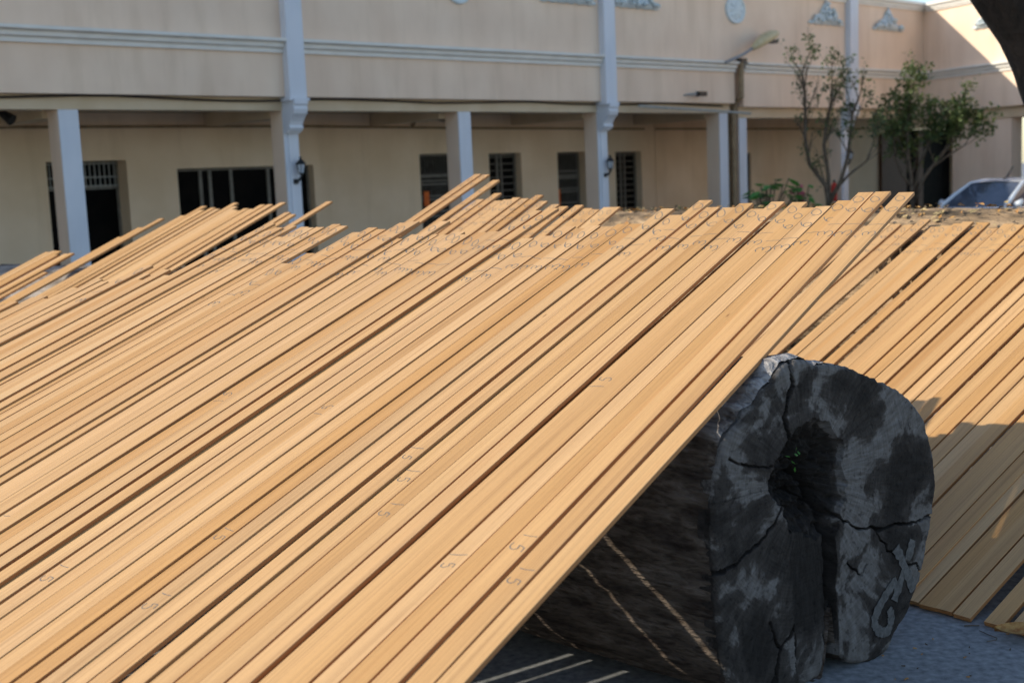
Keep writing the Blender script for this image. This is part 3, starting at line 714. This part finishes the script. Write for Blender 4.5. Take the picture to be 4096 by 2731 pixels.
mb = MB(); mb.box((T0, .12, 5.7), (T1, 9, 5.9)); mb.box((T0, 9, 0), (T1, 9.2, 5.9)); mb.box((T0 - .2, .12, 0), (T0, 9.2, 5.9)); mb.build('roof', M['ceil'], bl)
PIL = [(-4.02, -3.70), (3.42, 3.74), (10.87, 11.20)]
edges = [T0] + [v for p in PIL for v in p] + [15.6]
for a, b in zip(edges[::2], edges[1::2]):
    mb = MB(); mb.prism(pframe(LEDGE, -.15), a + .0, min(b, T1), 0); mb.build('moulding', M['wet'], bl)
    mb = MB(); mb.prism(pframe(TOPC, -.15), a, b, 0); mb.build('cornice', M['wet'], bl)
for p in PIL: pilaster(bl, *p, 6.12)
for t in (-.28, 7.19, 14.91): column(bl, t, t + .30, 3.164)
for t in (-3.85, -.2, 3.58, 7.2, 11.0, 15.0):
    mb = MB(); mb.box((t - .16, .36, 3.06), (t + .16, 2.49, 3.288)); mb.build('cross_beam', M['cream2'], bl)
opening(bl, 'bar_door', *ops[0], rec=.40, transom=2.06)
opening(bl, 'slide_door', *ops[1], rec=.22, mull=(3.36, 3.55, 3.98, 4.76, 5.2))
opening(bl, 'gate_door', *ops[2], rec=.24, transom=2.04, paper=(8.42, 1.42, 8.56, 1.72))
opening(bl, 'bar_window', *ops[3], rec=.24, mull=(10.55,), rows=10)
opening(bl, 'gate_door', *ops[4], rec=.36, transom=1.90, paper=(12.42, 1.25, 12.53, 1.62))
opening(bl, 'bar_window', *ops[5], rec=.24, mull=(14.55,), rows=10)
relief(bl, 'round', 7.2, 5.36, .62, .62, -.15); relief(bl, 'tri', 10.0, 5.29, 1.5, .55, -.15); relief(bl, 'tri', 11.97, 5.31, 1.45, .55, -.15)
# conduit along the gallery's back wall, with a pipe loop
mb = MB(); mb.tube([(T0, 2.47, 3.06), (5, 2.47, 3.05), (9.2, 2.47, 3.0), (15.2, 2.47, 2.95)], .022, 6)
mb.tube([(8.1, 2.47, 3.04), (8.1, 2.36, 3.2), (8.3, 2.36, 3.24), (9.05, 2.36, 3.12), (9.1, 2.36, 3.24), (9.3, 2.40, 3.22), (9.35, 2.47, 3.02)], .035, 6)
mb.tube([(9.3, 2.485, 3.0), (9.32, 2.485, 2.0), (9.35, 2.485, .2)], .012, 5); mb.build('conduit', M['pipe'], bl)
mb = MB()
rn = random.Random(2)
pts = [(T0 + i * .6, -.045 + .02 * math.sin(i * 2.1), 3.335 + .022 * math.sin(i * .9) + rn.uniform(-.008, .008)) for i in range(41)]
mb.tube(pts, .016, 5); mb.build('cable', M['black'], bl)

# right part past the joint, in the same line, with the wing that turns towards the yard
b2 = empty('building', O, R(90 - FAZ), 'cream building part right of the joint, with the gallery behind the two shrubs', 'building')
U0, U1 = 15.62, 23.7
mb = MB(); wall(mb, U0, 32, 2.5, 2.95, 0, 3.29, [(18.7, 19.5, .15, 2.3), (27.35, 31.0, .1, 2.9)]); mb.build('back_wall', M['inner'], b2)
mb = MB(); mb.box((U0, -.15, 3.30), (U1, .12, 5.95)); mb.build('upper_wall', M['cream'], b2)
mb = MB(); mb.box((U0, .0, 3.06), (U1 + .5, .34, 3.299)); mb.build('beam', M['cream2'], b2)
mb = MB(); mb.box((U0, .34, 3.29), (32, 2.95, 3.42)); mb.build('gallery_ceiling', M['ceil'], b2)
mb = MB(); mb.box((U0 - .3, -.1, .0), (32, 2.5, .147)); mb.build('gallery_floor', M['concrete'], b2)
mb = MB(); mb.box((U0, .12, 5.7), (U1 + 4, 9, 5.89)); mb.box((U0, 9, 0), (U1 + 8, 9.2, 5.89)); mb.build('roof', M['ceil'], b2)
for a, b in ((U0, 19.86), (20.22, U1)):
    mb = MB(); mb.prism(pframe(LEDGE, -.15), a, b, 0); mb.build('moulding', M['wet'], b2)
    mb = MB(); mb.prism(pframe(TOPC, -.15), a, b, 0); mb.build('cornice', M['wet'], b2)
pilaster(b2, 19.86, 20.22, 6.12)
column(b2, 15.63, 15.92, 3.058)
opening(b2, 'wood_door', 18.7, 19.5, .15, 2.3, rec=.1)
mb = MB(); mb.box((25.9, 2.40, .15), (27.34, 2.497, 2.75)); mb.box((28.6, 2.7, .15), (28.9, 2.8, 2.88)); mb.build('door', M['brown'], b2)
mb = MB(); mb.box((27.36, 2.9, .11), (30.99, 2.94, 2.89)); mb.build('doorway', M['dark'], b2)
relief(bl, 'round', 15.36, 5.43, .70, .62, -.15)
relief(b2, 'tri', 18.98, 5.33, 1.45, .55, -.15); relief(b2, 'tri', 21.85, 5.33, 1.45, .55, -.15)
mb = MB(); mb.tube([(U0, 2.47, 2.95), (26, 2.47, 2.9)], .022, 6); mb.build('conduit', M['pipe'], b2)

fdv = Vector((math.sin(R(FAZ)), math.cos(R(FAZ)), 0)); fnv = Vector((math.cos(R(FAZ)), -math.sin(R(FAZ)), 0))
WAZ = 157.0
CN = O + fdv * 23.68 + fnv * .15
wg = empty('building', CN, R(90 - WAZ), 'cream wing at right whose upper wall is crossed by a diagonal sunlit edge', 'building')
mb = MB(); mb.box((.0, .0, 3.17), (13, .25, 5.95)); mb.build('upper_wall', M['cream'], wg)
mb = MB(); mb.box((.3, .16, 2.90), (13, .5, 3.169)); mb.build('beam', M['cream2'], wg)
mb = MB(); wall(mb, .9, 13, .2, .55, 0, 2.899, [(2.95, 5.4, .1, 2.88), (6.2, 8.5, .1, 2.88)]); mb.build('lower_wall', M['cream'], wg)
mb = MB(); mb.box((.3, .5, 3.17), (13, 6, 3.3)); mb.box((.3, .12, 5.7), (13, 6, 5.88)); mb.box((.5, 5.8, 0), (13, 6, 3.17)); mb.box((12.8, .25, 0), (13, 5.8, 5.7)); mb.build('roof', M['ceil'], wg)
lw = [(p, q - .02) for p, q in LEDGE]
mb = MB(); mb.prism(lw, .13, 13, 0); mb.build('moulding', M['wet'], wg)
mb = MB(); mb.prism([(p, q - .02) for p, q in TOPC], .15, 13, 0); mb.build('cornice', M['wet'], wg)
relief(wg, 'tri', 2.55, 5.22, 1.35, .75, 0)
opening(wg, 'slide_door', 2.95, 5.4, .1, 2.1, y=.2, rec=.9, mull=(3.7, 4.5)); 
mb = MB(); mb.box((2.951, 1.05, 2.1), (5.4, 1.1, 2.88)); mb.build('inner_panel', M['brown'], wg)
opening(wg, 'slide_door', 6.2, 8.5, .1, 2.1, y=.2, rec=.9, mull=(7.0, 7.7))

# joint between the two parts: drain pipe in the gap
jt = MB(); jt.box((15.305, .10, 0), (15.615, .3, 5.9)); q = jt.build('joint_filler', M['pipe'], bl)
dp = empty('drain_pipe', O + fdv * 15.46 - fnv * 0.0 + Vector((0, 0, 0)), R(90 - FAZ), 'brown drain pipe in the joint between the two facade parts', 'pipe')
mb = MB(); mb.tube([(0, .02, 0.0), (0, .02, 3.2), (-.03, -.06, 3.4), (-.03, -.24, 3.5), (-.03, -.24, 4.3)], .06, 10); mb.build('pipe', M['pipe'], dp)
mb = MB(); mb.box((-.10, -.3, 4.28), (.12, -.16, 4.36)); mb.build('bracket', M['black'], dp)
# street lamp fixed on the ledge
sl = empty('street_lamp', O + fdv * 15.0 + fnv * .32 + Vector((0, 0, 4.3)), R(90 - FAZ), 'yellowed street lamp head on a slanted grey arm above the ledge', 'street lamp')
mb = MB(); mb.tube([(-.25, 0, -.06), (.25, -.12, .12), (.66, -.22, .34)], .035, 8); mb.build('arm', M['grey_metal'], sl)
mb = MB()
for i, (x_, wd_, h_) in enumerate(((.55, .05, .04), (.75, .09, .06), (1.05, .12, .08), (1.3, .10, .06))):
    pass
vs = []; fs = []
for (x_, z_, wy, hz) in ((.50, .25, .06, .04), (.68, .35, .12, .08), (.95, .48, .18, .11), (1.22, .58, .17, .10), (1.40, .63, .09, .06)):
    for k in range(10):
        a = 2 * math.pi * k / 10; vs.append((x_ - .5 * hz * math.sin(a), -.2 + wy * math.cos(a), z_ + hz * math.sin(a)))
for i in range(4):
    for k in range(10): a = i * 10 + k; b = i * 10 + (k + 1) % 10; fs.append((a, b, b + 10, a + 10))
fs += [tuple(range(10))[::-1], tuple(range(40, 50))]
mb.add(vs, fs); mb.build('lamp_head', M['beige_metal'], sl, True)
mb = MB(); mb.box((1.0, -.28, .39), (1.36, -.12, .47)); mb.build('lens', M['black'], sl)
# wall lanterns
def lantern(t, z, y, label):
    l = empty('wall_lantern', O + fdv * t - fnv * y + Vector((0, 0, z)), R(90 - FAZ), label, 'wall lamp', 'black wall lanterns on the columns')
    mb = MB(); mb.lathe([(.05, -.24), (.05, -.16)], 10, (.0, -.02, 0)); mb.tube([(0, -.02, -.2), (.02, -.09, -.19), (.05, -.13, -.12), (.05, -.13, -.06)], .022, 6); mb.build('bracket', M['black'], l)
    mb = MB(); mb.lathe([(.01, .20), (.02, .19), (.018, .16), (.04, .14), (.085, .09), (.09, .075), (.07, .07)][::-1], 8, (.05, -.13, 0)); mb.build('cap', M['black'], l)
    mb = MB(); mb.lathe([(.045, -.07), (.07, .07)], 8, (.05, -.13, 0)); mb.build('glass', M['lampglass'], l)
    mb = MB()
    for k in range(6):
        a = k * math.pi / 3; mb.tube([(.05 + .047 * math.cos(a), -.13 + .047 * math.sin(a), -.075), (.05 + .073 * math.cos(a), -.13 + .073 * math.sin(a), .075)], .006, 4)
    mb.lathe([(.02, -.1), (.05, -.075), (.05, -.068)], 8, (.05, -.13, 0)); mb.build('frame', M['black'], l)
lantern(3.60, 2.22, 0, 'black wall lantern on the column left of centre, by the sliding door')
lantern(11.06, 2.1, 0, 'black wall lantern on the column between the barred door and window')
lantern(20.04, 2.1, 0, 'black wall lantern on the white column behind the thin shrub')
# small fittings
def ray_pt(px, py, dist):
    d = ix * ((px - 2048) / F_PX) + iy * ((1365.5 - py) / F_PX) + fw; return CAM + d * dist
fl = empty('flood_light', O + fdv * 13.9 + fnv * .18 + Vector((0, 0, 3.55)), R(90 - FAZ), 'small black flood light on a rod below the ledge', 'flood light')
mb = MB(); mb.tube([(-.4, .03, -.02), (-.1, -.1, .0)], .018, 6); mb.build('rod', M['grey_metal'], fl)
mb = MB(); mb.box((-.12, -.18, -.05), (.14, -.08, .05)); mb.build('head', M['black'], fl)
sp = empty('spot_light', O + fdv * (-.75) - fnv * .7 + Vector((0, 0, 3.12)), R(90 - FAZ), 'black spot lamp hanging under the gallery ceiling by the left column', 'spot light')
mb = MB(); mb.tube([(0, 0, .17), (0, 0, .03), (.04, -.03, 0)], .02, 6); mb.build('stem', M['black'], sp)
mb = MB(); mb.tube([(-.05, .06, .06), (.0, 0, 0), (.06, -.08, -.07)], [.05, .07, .09], 10); mb.build('head', M['black'], sp)
cl = empty('ceiling_lamp', O + fdv * (-1.35) - fnv * .9 + Vector((0, 0, 3.2)), R(90 - FAZ), 'white round lamp under the gallery ceiling at far left', 'ceiling lamp')
mb = MB(); mb.lathe([(.10, -.02), (.13, .02), (.12, .09)], 16); mb.build('shade', M['white'], cl)
mb = MB(); mb.lathe([(.02, -.14), (.05, -.10), (.05, -.05), (.03, -.02)], 12); mb.build('bulb', M['lampglass'], cl)
cl = empty('ceiling_lamp', O + fdv * 8.1 - fnv * 1.3 + Vector((0, 0, 3.22)), R(90 - FAZ), 'small bulb lamp under the gallery ceiling near the middle column', 'ceiling lamp')
mb = MB(); mb.lathe([(.08, -.02), (.10, .02), (.09, .07)], 16); mb.build('shade', M['white'], cl)
mb = MB(); mb.lathe([(.02, -.14), (.05, -.10), (.05, -.05), (.03, -.02)], 12); mb.build('bulb', M['lampglass'], cl)
aw = empty('awning_pole', O + fdv * 14.1 + fnv * .45 + Vector((0, 0, 3.18)), R(90 - FAZ), 'pale pole slung under the beam beside the joint', 'pole')
mb = MB(); mb.tube([(-2.2, .2, .10), (0, 0, .0), (1.2, -.12, -.06)], .028, 7); mb.build('rod', M['bars'], aw)

# ------------------------------------------------------------------ shrubs and trees
def leaf_quad(mb, p, sz, rnd):
    d = Vector((rnd.gauss(0, 1), rnd.gauss(0, 1), rnd.gauss(-.25, .7))).normalized(); u = d.orthogonal().normalized()
    u = (Matrix.Rotation(rnd.uniform(0, 6.28), 3, d) @ u); v = d.cross(u)
    mb.add([p, p + d * sz * .5 + u * sz * .26 + v * sz * .05, p + d * sz, p + d * sz * .5 - u * sz * .26 + v * sz * .05], [(0, 1, 2, 3)])
def shrub(base, name, label, stems, leaf, nleaf, lsz, seed, spread=.22, cluster=10, top=None):
    rnd = random.Random(seed); root = empty(name, base, 0, label, 'shrub' if 'shrub' in name else 'tree')
    st = MB(); cr = MB(); tips = []
    def grow(p, d, r, L, depth):
        pts = [p]; n = 5; q = p.copy(); dd = d.copy()
        for i in range(n):
            dd = (dd + Vector((rnd.gauss(0, .10), rnd.gauss(0, .10), .07))).normalized(); q = q + dd * L / n; pts.append(q.copy())
        st.tube(pts, [r * (1 - .45 * i / n) for i in range(n + 1)], 6 if depth < 2 else 4)
        if depth >= 1:
            for i in range(1, n + 1): tips.append((pts[i], r))
        if depth < 3:
            for k in range(3 if depth else 3):
                i = rnd.randint(2, n); a = rnd.uniform(0, 6.28); nd = (dd + Vector((math.cos(a), math.sin(a), rnd.uniform(-.1, .4))) * rnd.uniform(.45, .9)).normalized()
                grow(pts[i], nd, r * .5, L * rnd.uniform(.42, .62), depth + 1)
    for (pth, r) in stems:
        P = [Vector(p) for p in pth]
        st.tube(P, [r * (1 - .5 * i / (len(P) - 1)) for i in range(len(P))], 8)
        for i in range(1, len(P)):
            d = (P[i] - P[i - 1]).normalized()
            for k in range(2):
                a = rnd.uniform(0, 6.28); nd = (d + Vector((math.cos(a), math.sin(a), rnd.uniform(0, .5))) * .8).normalized()
                if i >= 2 or len(P) < 3: grow(P[i], nd, r * .3, rnd.uniform(.35, .65) * spread / .22, 1)
    for i in range(nleaf):
        p, r = rnd.choice(tips)
        c = p + Vector((rnd.gauss(0, spread * .3), rnd.gauss(0, spread * .3), rnd.gauss(0, spread * .3)))
        for k in range(cluster): leaf_quad(cr, c + Vector((rnd.gauss(0, .05), rnd.gauss(0, .05), rnd.gauss(0, .05))), lsz * rnd.uniform(.6, 1.3), rnd)
    st.build('trunk', M['twig'], root, True); cr.build('crown', leaf, root)
    return root
shrub(Vector((6.5, 25, 0)), 'shrub', 'thin airy shrub with sparse dark leaves before the white column', [
    ([(0, 0, 0), (.0, 0, 1.2), (-.05, 0, 1.5), (-.35, .1, 1.95), (-.42, .15, 2.5), (-.42, .1, 2.95), (-.45, 0, 3.35), (-.5, 0, 3.75)], .05),
    ([(0, 0, 1.2), (.02, .05, 1.7), (-.05, .1, 2.3), (.0, .1, 2.75), (.1, .1, 3.15), (.12, .1, 3.45)], .045),
    ([(0, 0, 1.1), (.25, -.05, 1.6), (.4, -.05, 2.1), (.45, 0, 2.5), (.5, 0, 2.9), (.62, 0, 3.2)], .045),
    ([(.05, 0, 1.3), (.45, .1, 1.7), (.8, .1, 1.95), (.95, .1, 2.3)], .03)], M['leaf'], 190, .085, 21, .22, 7)
shrub(Vector((8.88, 27, 0)), 'shrub', 'bushy green shrub with a fuller crown by the cream wing', [
    ([(0, 0, 0), (-.03, 0, 1.0), (-.05, 0, 1.6), (-.1, .05, 2.0), (-.12, .05, 2.5), (-.1, .05, 2.95)], .055),
    ([(0, 0, 1.0), (.2, 0, 1.5), (.45, 0, 1.85), (.7, 0, 2.15), (.8, 0, 2.4)], .045),
    ([(0, 0, 1.2), (.12, .05, 1.7), (.3, .05, 2.2), (.42, .05, 2.55)], .04),
    ([(0, 0, 1.3), (-.25, 0, 1.65), (-.4, 0, 2.0), (-.42, 0, 2.3)], .035),
    ([(.3, 0, 1.7), (.75, 0, 2.0), (1.1, 0, 2.2)], .03)], M['leaf2'], 620, .10, 8, .29, 8)
def broad_plant(p, label, h, n, sz, seed, pot=True, flower=False):
    rnd = random.Random(seed); root = empty('potted_plant', p, 0, label, 'plant')
    if pot:
        mb = MB(); mb.lathe([(.14, 0), (.19, .28), (.21, .30), (.21, .34), (.17, .34), (.16, .30)], 16); mb.build('pot', M['terracotta'], root)
    st = MB(); lf = MB()
    for i in range(n):
        a = rnd.uniform(0, 6.28); r = rnd.uniform(.05, .42) * sz / .2; z = h * rnd.uniform(.6, 1.0)
        e = Vector((r * math.cos(a), r * math.sin(a), z)); st.tube([(0, 0, .3), (e.x * .5, e.y * .5, z * .7), e], .012, 4)
        d = Vector((math.cos(a), math.sin(a), rnd.uniform(-.7, .1))).normalized(); u = d.cross(Vector((0, 0, 1))).normalized(); s = sz * rnd.uniform(.8, 1.3)
        ov = [e, e + d * s * .25 + u * s * .3, e + d * s * .6 + u * s * .28, e + d * s, e + d * s * .6 - u * s * .28, e + d * s * .25 - u * s * .3]; m_ = e + d * s * .5 - Vector((0, 0, .04))
        lf.add(ov + [m_], [(k, (k + 1) % 6, 6) for k in range(6)])
    st.build('stem', M['twig'], root); lf.build('leaves', M['broad'], root)
    if flower:
        mb = MB()
        for i in range(8): q = Vector((rnd.gauss(0, .06), rnd.gauss(0, .06), h * .85 + rnd.gauss(0, .09))); mb.tube([q, q + Vector((0, 0, .05)), q + Vector((0, 0, .1))], [.02, .05, .02], 6)
        mb.build('flower', M['pink'], root)
broad_plant((4.98, 23.6, 0), 'leafy potted plant with broad bright green leaves beside the joint columns', 1.70, 34, .27, 3)
broad_plant((5.75, 24.2, 0), 'potted plant with pink flowers left of the thin shrub', 1.66, 20, .2, 6, True, True)
broad_plant((3.16, 24, 0), 'small potted plant before the last barred window', 1.32, 9, .13, 9)
broad_plant((5.35, 24, 0), 'low potted plant between the two leafier ones', 1.20, 12, .2, 12)
broad_plant((6.25, 24.6, 0), 'low green potted plant at the foot of the thin shrub', 1.2, 12, .18, 15)
fx = empty('fire_extinguisher', O + fdv * 19.35 + fnv * .02 + Vector((0, 0, 1.0)), R(90 - FAZ), 'red fire extinguisher hung on the white column behind the thin shrub', 'fire extinguisher')
mb = MB(); mb.lathe([(.07, .0), (.08, .03), (.08, .38), (.05, .44), (.03, .46)], 12, (0, -.1, 0)); mb.build('cylinder', M['red'], fx, True)
mb = MB(); mb.lathe([(.02, .46), (.03, .5), (.02, .53)], 8, (0, -.1, 0)); mb.tube([(0, -.1, .5), (.09, -.1, .45), (.1, -.1, .15)], .012, 5); mb.build('nozzle', M['black'], fx)

# big dark tree leaning in at the upper right
tr = empty('tree', (5.35, 11.3, 0), 0, 'big dark tree trunk curving across the upper right corner', 'tree')
mb = MB()
P = [(.15, 0, -.05), (.13, 0, .8), (.04, 0, 1.7), (-.14, 0, 2.35), (-.33, -.02, 2.8), (-.56, -.05, 3.15), (-.84, -.08, 3.5), (-1.2, -.1, 3.95), (-1.5, -.1, 4.6), (-1.6, 0, 5.4)]
rad_ = [.50, .43, .42, .41, .40, .36, .34, .30, .24, .16]
pts = []; rr2 = []
for i in range(len(P) - 1):
    for j in range(5):
        q = Vector(P[i]).lerp(Vector(P[i + 1]), j / 5); pts.append(q + Vector((.02 * noise.noise((i + j * .2, 1, 2)), 0, 0))); rr2.append((rad_[i] + (rad_[i + 1] - rad_[i]) * j / 5) * (1 + .05 * noise.noise((i + j * .2, 5, 5))))
mb.tube(pts, rr2, 22)
mb.tube([(-.05, 0, 1.9), (.5, .3, 2.9), (1.1, .6, 4.0), (1.6, .8, 5.2)], [.3, .24, .2, .1], 12); mb.build('trunk', M['trunk'], tr, True)
cr = MB(); rn = random.Random(31)
for i in range(1500):
    c = Vector((-1.6 + rn.gauss(0, .9), rn.gauss(0, .8), 5.6 + rn.gauss(0, .55)))
    for k in range(4): leaf_quad(cr, c + Vector((rn.gauss(0, .08), rn.gauss(0, .08), rn.gauss(0, .08))), .10, rn)
mb = MB(); mb.tube([(-1.5, -.1, 4.6), (-2.4, -.3, 4.95), (-3.4, -.45, 5.05), (-5.2, -.55, 5.3)], [.2, .16, .13, .06], 10); mb.build('shade_bough', M['trunk'], tr, True)  # unseen limb and the leaf mass after it, added to shade the trunk
for i in range(900):
    c = Vector((-4.3 + rn.gauss(0, .75), -.5 + rn.gauss(0, .42), 5.05 + rn.gauss(0, .42)))
    if c.z < 4.35: continue
    for k in range(5): leaf_quad(cr, c + Vector((rn.gauss(0, .08), rn.gauss(0, .08), rn.gauss(0, .08))), .13, rn)
for i in range(16):
    c = Vector((-1.16 + rn.gauss(0, .09), -.3 + rn.gauss(0, .08), 3.62 + rn.gauss(0, .03)))
    for k in range(3): leaf_quad(cr, c + Vector((rn.gauss(0, .04), rn.gauss(0, .04), rn.gauss(0, .02))), .06, rn)
cr.build('crown', M['leaf'], tr)

# ------------------------------------------------------------------ car
def car(loc, heading):
    c = empty('car', loc, R(90 - heading), 'silver car with sloping tinted windscreen parked before the cream wing', 'car')
    hw = .84
    prof = [(-2.05, .45), (-2.1, .70), (-2.05, .93), (-1.55, .98), (.85, .98), (1.6, .90), (1.98, .74), (2.08, .55), (2.05, .38), (1.7, .26), (-1.8, .26)]
    m_ = MB(); n = len(prof); vs = []
    for yy, k in ((-hw, .0), (-hw + .12, .0), (hw - .12, 0), (hw, 0)):
        edge = abs(yy) == hw
        for (a, b) in prof: vs.append((a * (.965 if edge else 1), yy, b if not edge else .26 + (b - .26) * .93 + .01))
    fs = [tuple(range(n)), tuple(range(3 * n, 4 * n))[::-1]]
    for j in range(3):
        for i in range(n): a = j * n + i; b = j * n + (i + 1) % n; fs.append((a, a + n, b + n, b))
    m_.add(vs, fs); m_.build('body', M['carpaint'], c, True)
    # greenhouse: roof, pillars
    low = [(1.02, .955), (-1.75, .955)]; hi = [(.28, 1.42), (-.2, 1.475), (-.9, 1.455), (-1.3, 1.36)]
    wl, wh = hw - .07, hw - .23
    roof = MB()
    L = [(x_, s * wh * (1 if i in (1, 2) else .96), z_) for i, (x_, z_) in enumerate(hi) for s in (-1, 0, 1)]
    L = [(a, b, z + (.03 if b == 0 else 0)) for a, b, z in L]
    roof.add(L, [(i * 3 + k, i * 3 + k + 1, i * 3 + k + 4, i * 3 + k + 3) for i in range(3) for k in range(2)])
    roof.add([(a, b, z - .035) for a, b, z in L], [(i * 3 + k, i * 3 + k + 3, i * 3 + k + 4, i * 3 + k + 1) for i in range(3) for k in range(2)])
    for s in (-1, 1):
        roof.tube([(1.06, s * wl, .94), (.66, s * (wl - .07), 1.2), (.28, s * wh, 1.41), (-.2, s * wh, 1.465), (-.9, s * wh, 1.445), (-1.3, s * wh * .97, 1.35), (-1.78, s * wl, .94)], [.045, .04, .04, .035, .035, .045, .06], 8)
        roof.tube([(-.32, s * wl, .95), (-.38, s * wh, 1.46)], .035, 6); roof.tube([(-1.05, s * wl, .95), (-1.02, s * wh, 1.42)], .04, 6)
    roof.build('roof', M['carpaint'], c, True)
    gl = MB(); gl.add([(1.03, -wl + .03, .955), (1.03, wl - .03, .955), (.30, wh - .02, 1.415), (.30, -wh + .02, 1.415)], [(0, 1, 2, 3)])
    gl.add([(1.00, -wl + .03, .945), (1.00, wl - .03, .945), (.28, wh - .02, 1.405), (.28, -wh + .02, 1.405)], [(3, 2, 1, 0)]); gl.build('windscreen', M['glass'], c)
    gl = MB(); gl.add([(-1.76, -wl + .05, .955), (-1.76, wl - .05, .955), (-1.31, wh - .05, 1.36), (-1.31, -wh + .05, 1.36)], [(3, 2, 1, 0)]); gl.build('rear_window', M['glass'], c)
    for s in (-1, 1):
        for seg in (((.98, .955), (.3, 1.40), (-.36, 1.44), (-.32, .955)), ((-.34, .955), (-.38, 1.44), (-1.0, 1.41), (-1.04, .955)), ((-1.06, .955), (-1.02, 1.40), (-1.3, 1.34), (-1.7, .96))):
            g2 = MB(); g2.add([(a, s * (wl if b < 1 else wh - .005), b) for a, b in seg], [(0, 1, 2, 3) if s < 0 else (3, 2, 1, 0)]); g2.build('side_window', M['glass'], c)
        for x_ in (1.3, -1.3):
            wv = MB(); wv.tube([(x_, s * (hw - .2), .3), (x_, s * (hw + .0), .3)], .3, 20); t_ = wv.build('wheel', M['tyre'], c, True)
            rv = MB(); rv.tube([(x_, s * (hw - .01), .3), (x_, s * (hw + .012), .3)], .19, 16); rv.build('rim', M['grey_metal'], t_)
        hl = MB(); hl.tube([(1.93, s * .45, .68), (1.99, s * .58, .69), (1.90, s * .74, .71)], [.05, .07, .05], 8); hl.build('headlight', M['lampglass'], c, True)
        mr = MB(); mr.tube([(.78, s * (hw - .05), 1.0), (.76, s * (hw + .12), 1.04)], [.05, .075], 8); mr.build('wing_mirror', M['carpaint'], c, True)
    an = MB(); an.tube([(.12, .05, 1.48), (.0, .05, 1.52), (-.18, .05, 1.72)], [.012, .02, .012], 5); an.build('antenna', M['black'], c)
car((10.15, 25.2, 0), 238)

# ------------------------------------------------------------------ small things on the ground
lf = MB(); N_ = 16; vs = []; fs = []
for i in range(N_ + 1):
    q = i / N_; wv = .05 * math.sin(math.pi * q) ** .8 * (1 - .25 * q)
    zc = .018 * math.sin(math.pi * q) + .03 * (q - .5) ** 2
    for k, s in enumerate((-1, -.5, 0, .5, 1)): vs.append(((q - .5) * .22, s * wv, .004 + zc + .022 * s * s))
for i in range(N_):
    for k in range(4): a = i * 5 + k; fs.append((a, a + 1, a + 6, a + 5))
lf.add(vs, fs)
o = lf.build('dry_leaf', M['dryleaf'], None, True); o.location = (2.022, 4.785, .012); o.rotation_euler = (R(14), 0, R(-30))
tag(o, 'curled orange dry leaf on the concrete below the right-hand planks', 'leaf')
tw = MB(); tw.tube([(1.885, 4.895, .006), (1.905, 4.85, .005), (1.925, 4.81, .005), (1.915, 4.79, .005), (1.87, 4.775, .006)], .0018, 5)
tag(tw.build('twig', M['twig']), 'thin bent brown twig lying on the shaded concrete', 'twig')
tw = MB(); tw.tube([(1.845, 4.955, .006), (1.875, 4.945, .010), (1.905, 4.948, .007)], .003, 5)
tag(tw.build('twig', M['twig']), 'short bark sliver at the foot of the right-hand planks', 'twig')
rn = random.Random(77)
for i in range(40):
    p = (rn.uniform(1.35, 2.2), rn.uniform(4.1, 4.85), .004)
    mb = MB(); a = rn.uniform(0, 6.28); l_ = rn.uniform(.006, .016)
    mb.tube([(0, 0, 0), (l_ * math.cos(a), l_ * math.sin(a), .001)], [.003, .002], 5)
    o = mb.build('wood_chip', M['dryleaf' if i % 2 else 'twig'], None, False, p)
    tag(o, 'tiny wood chip on the shaded concrete near the log', 'wood chip', 'wood chips on the concrete')
# green sprouts in the hollow of the log
sp_ = MB()
for k in range(7): leaf_quad(sp_, Vector((rn.gauss(0, .008), -.01, -.012 * k)), .022, rn)
o = sp_.build('seedling', M['broad'], None, False, Vector((1.308, 4.639, 0)) + Vector((math.sin(R(54)), math.cos(R(54)), 0)) * -.385 + Vector((.01, -.03, .935)))
tag(o, 'tiny green sprout growing in the hollow of the cut log', 'plant')
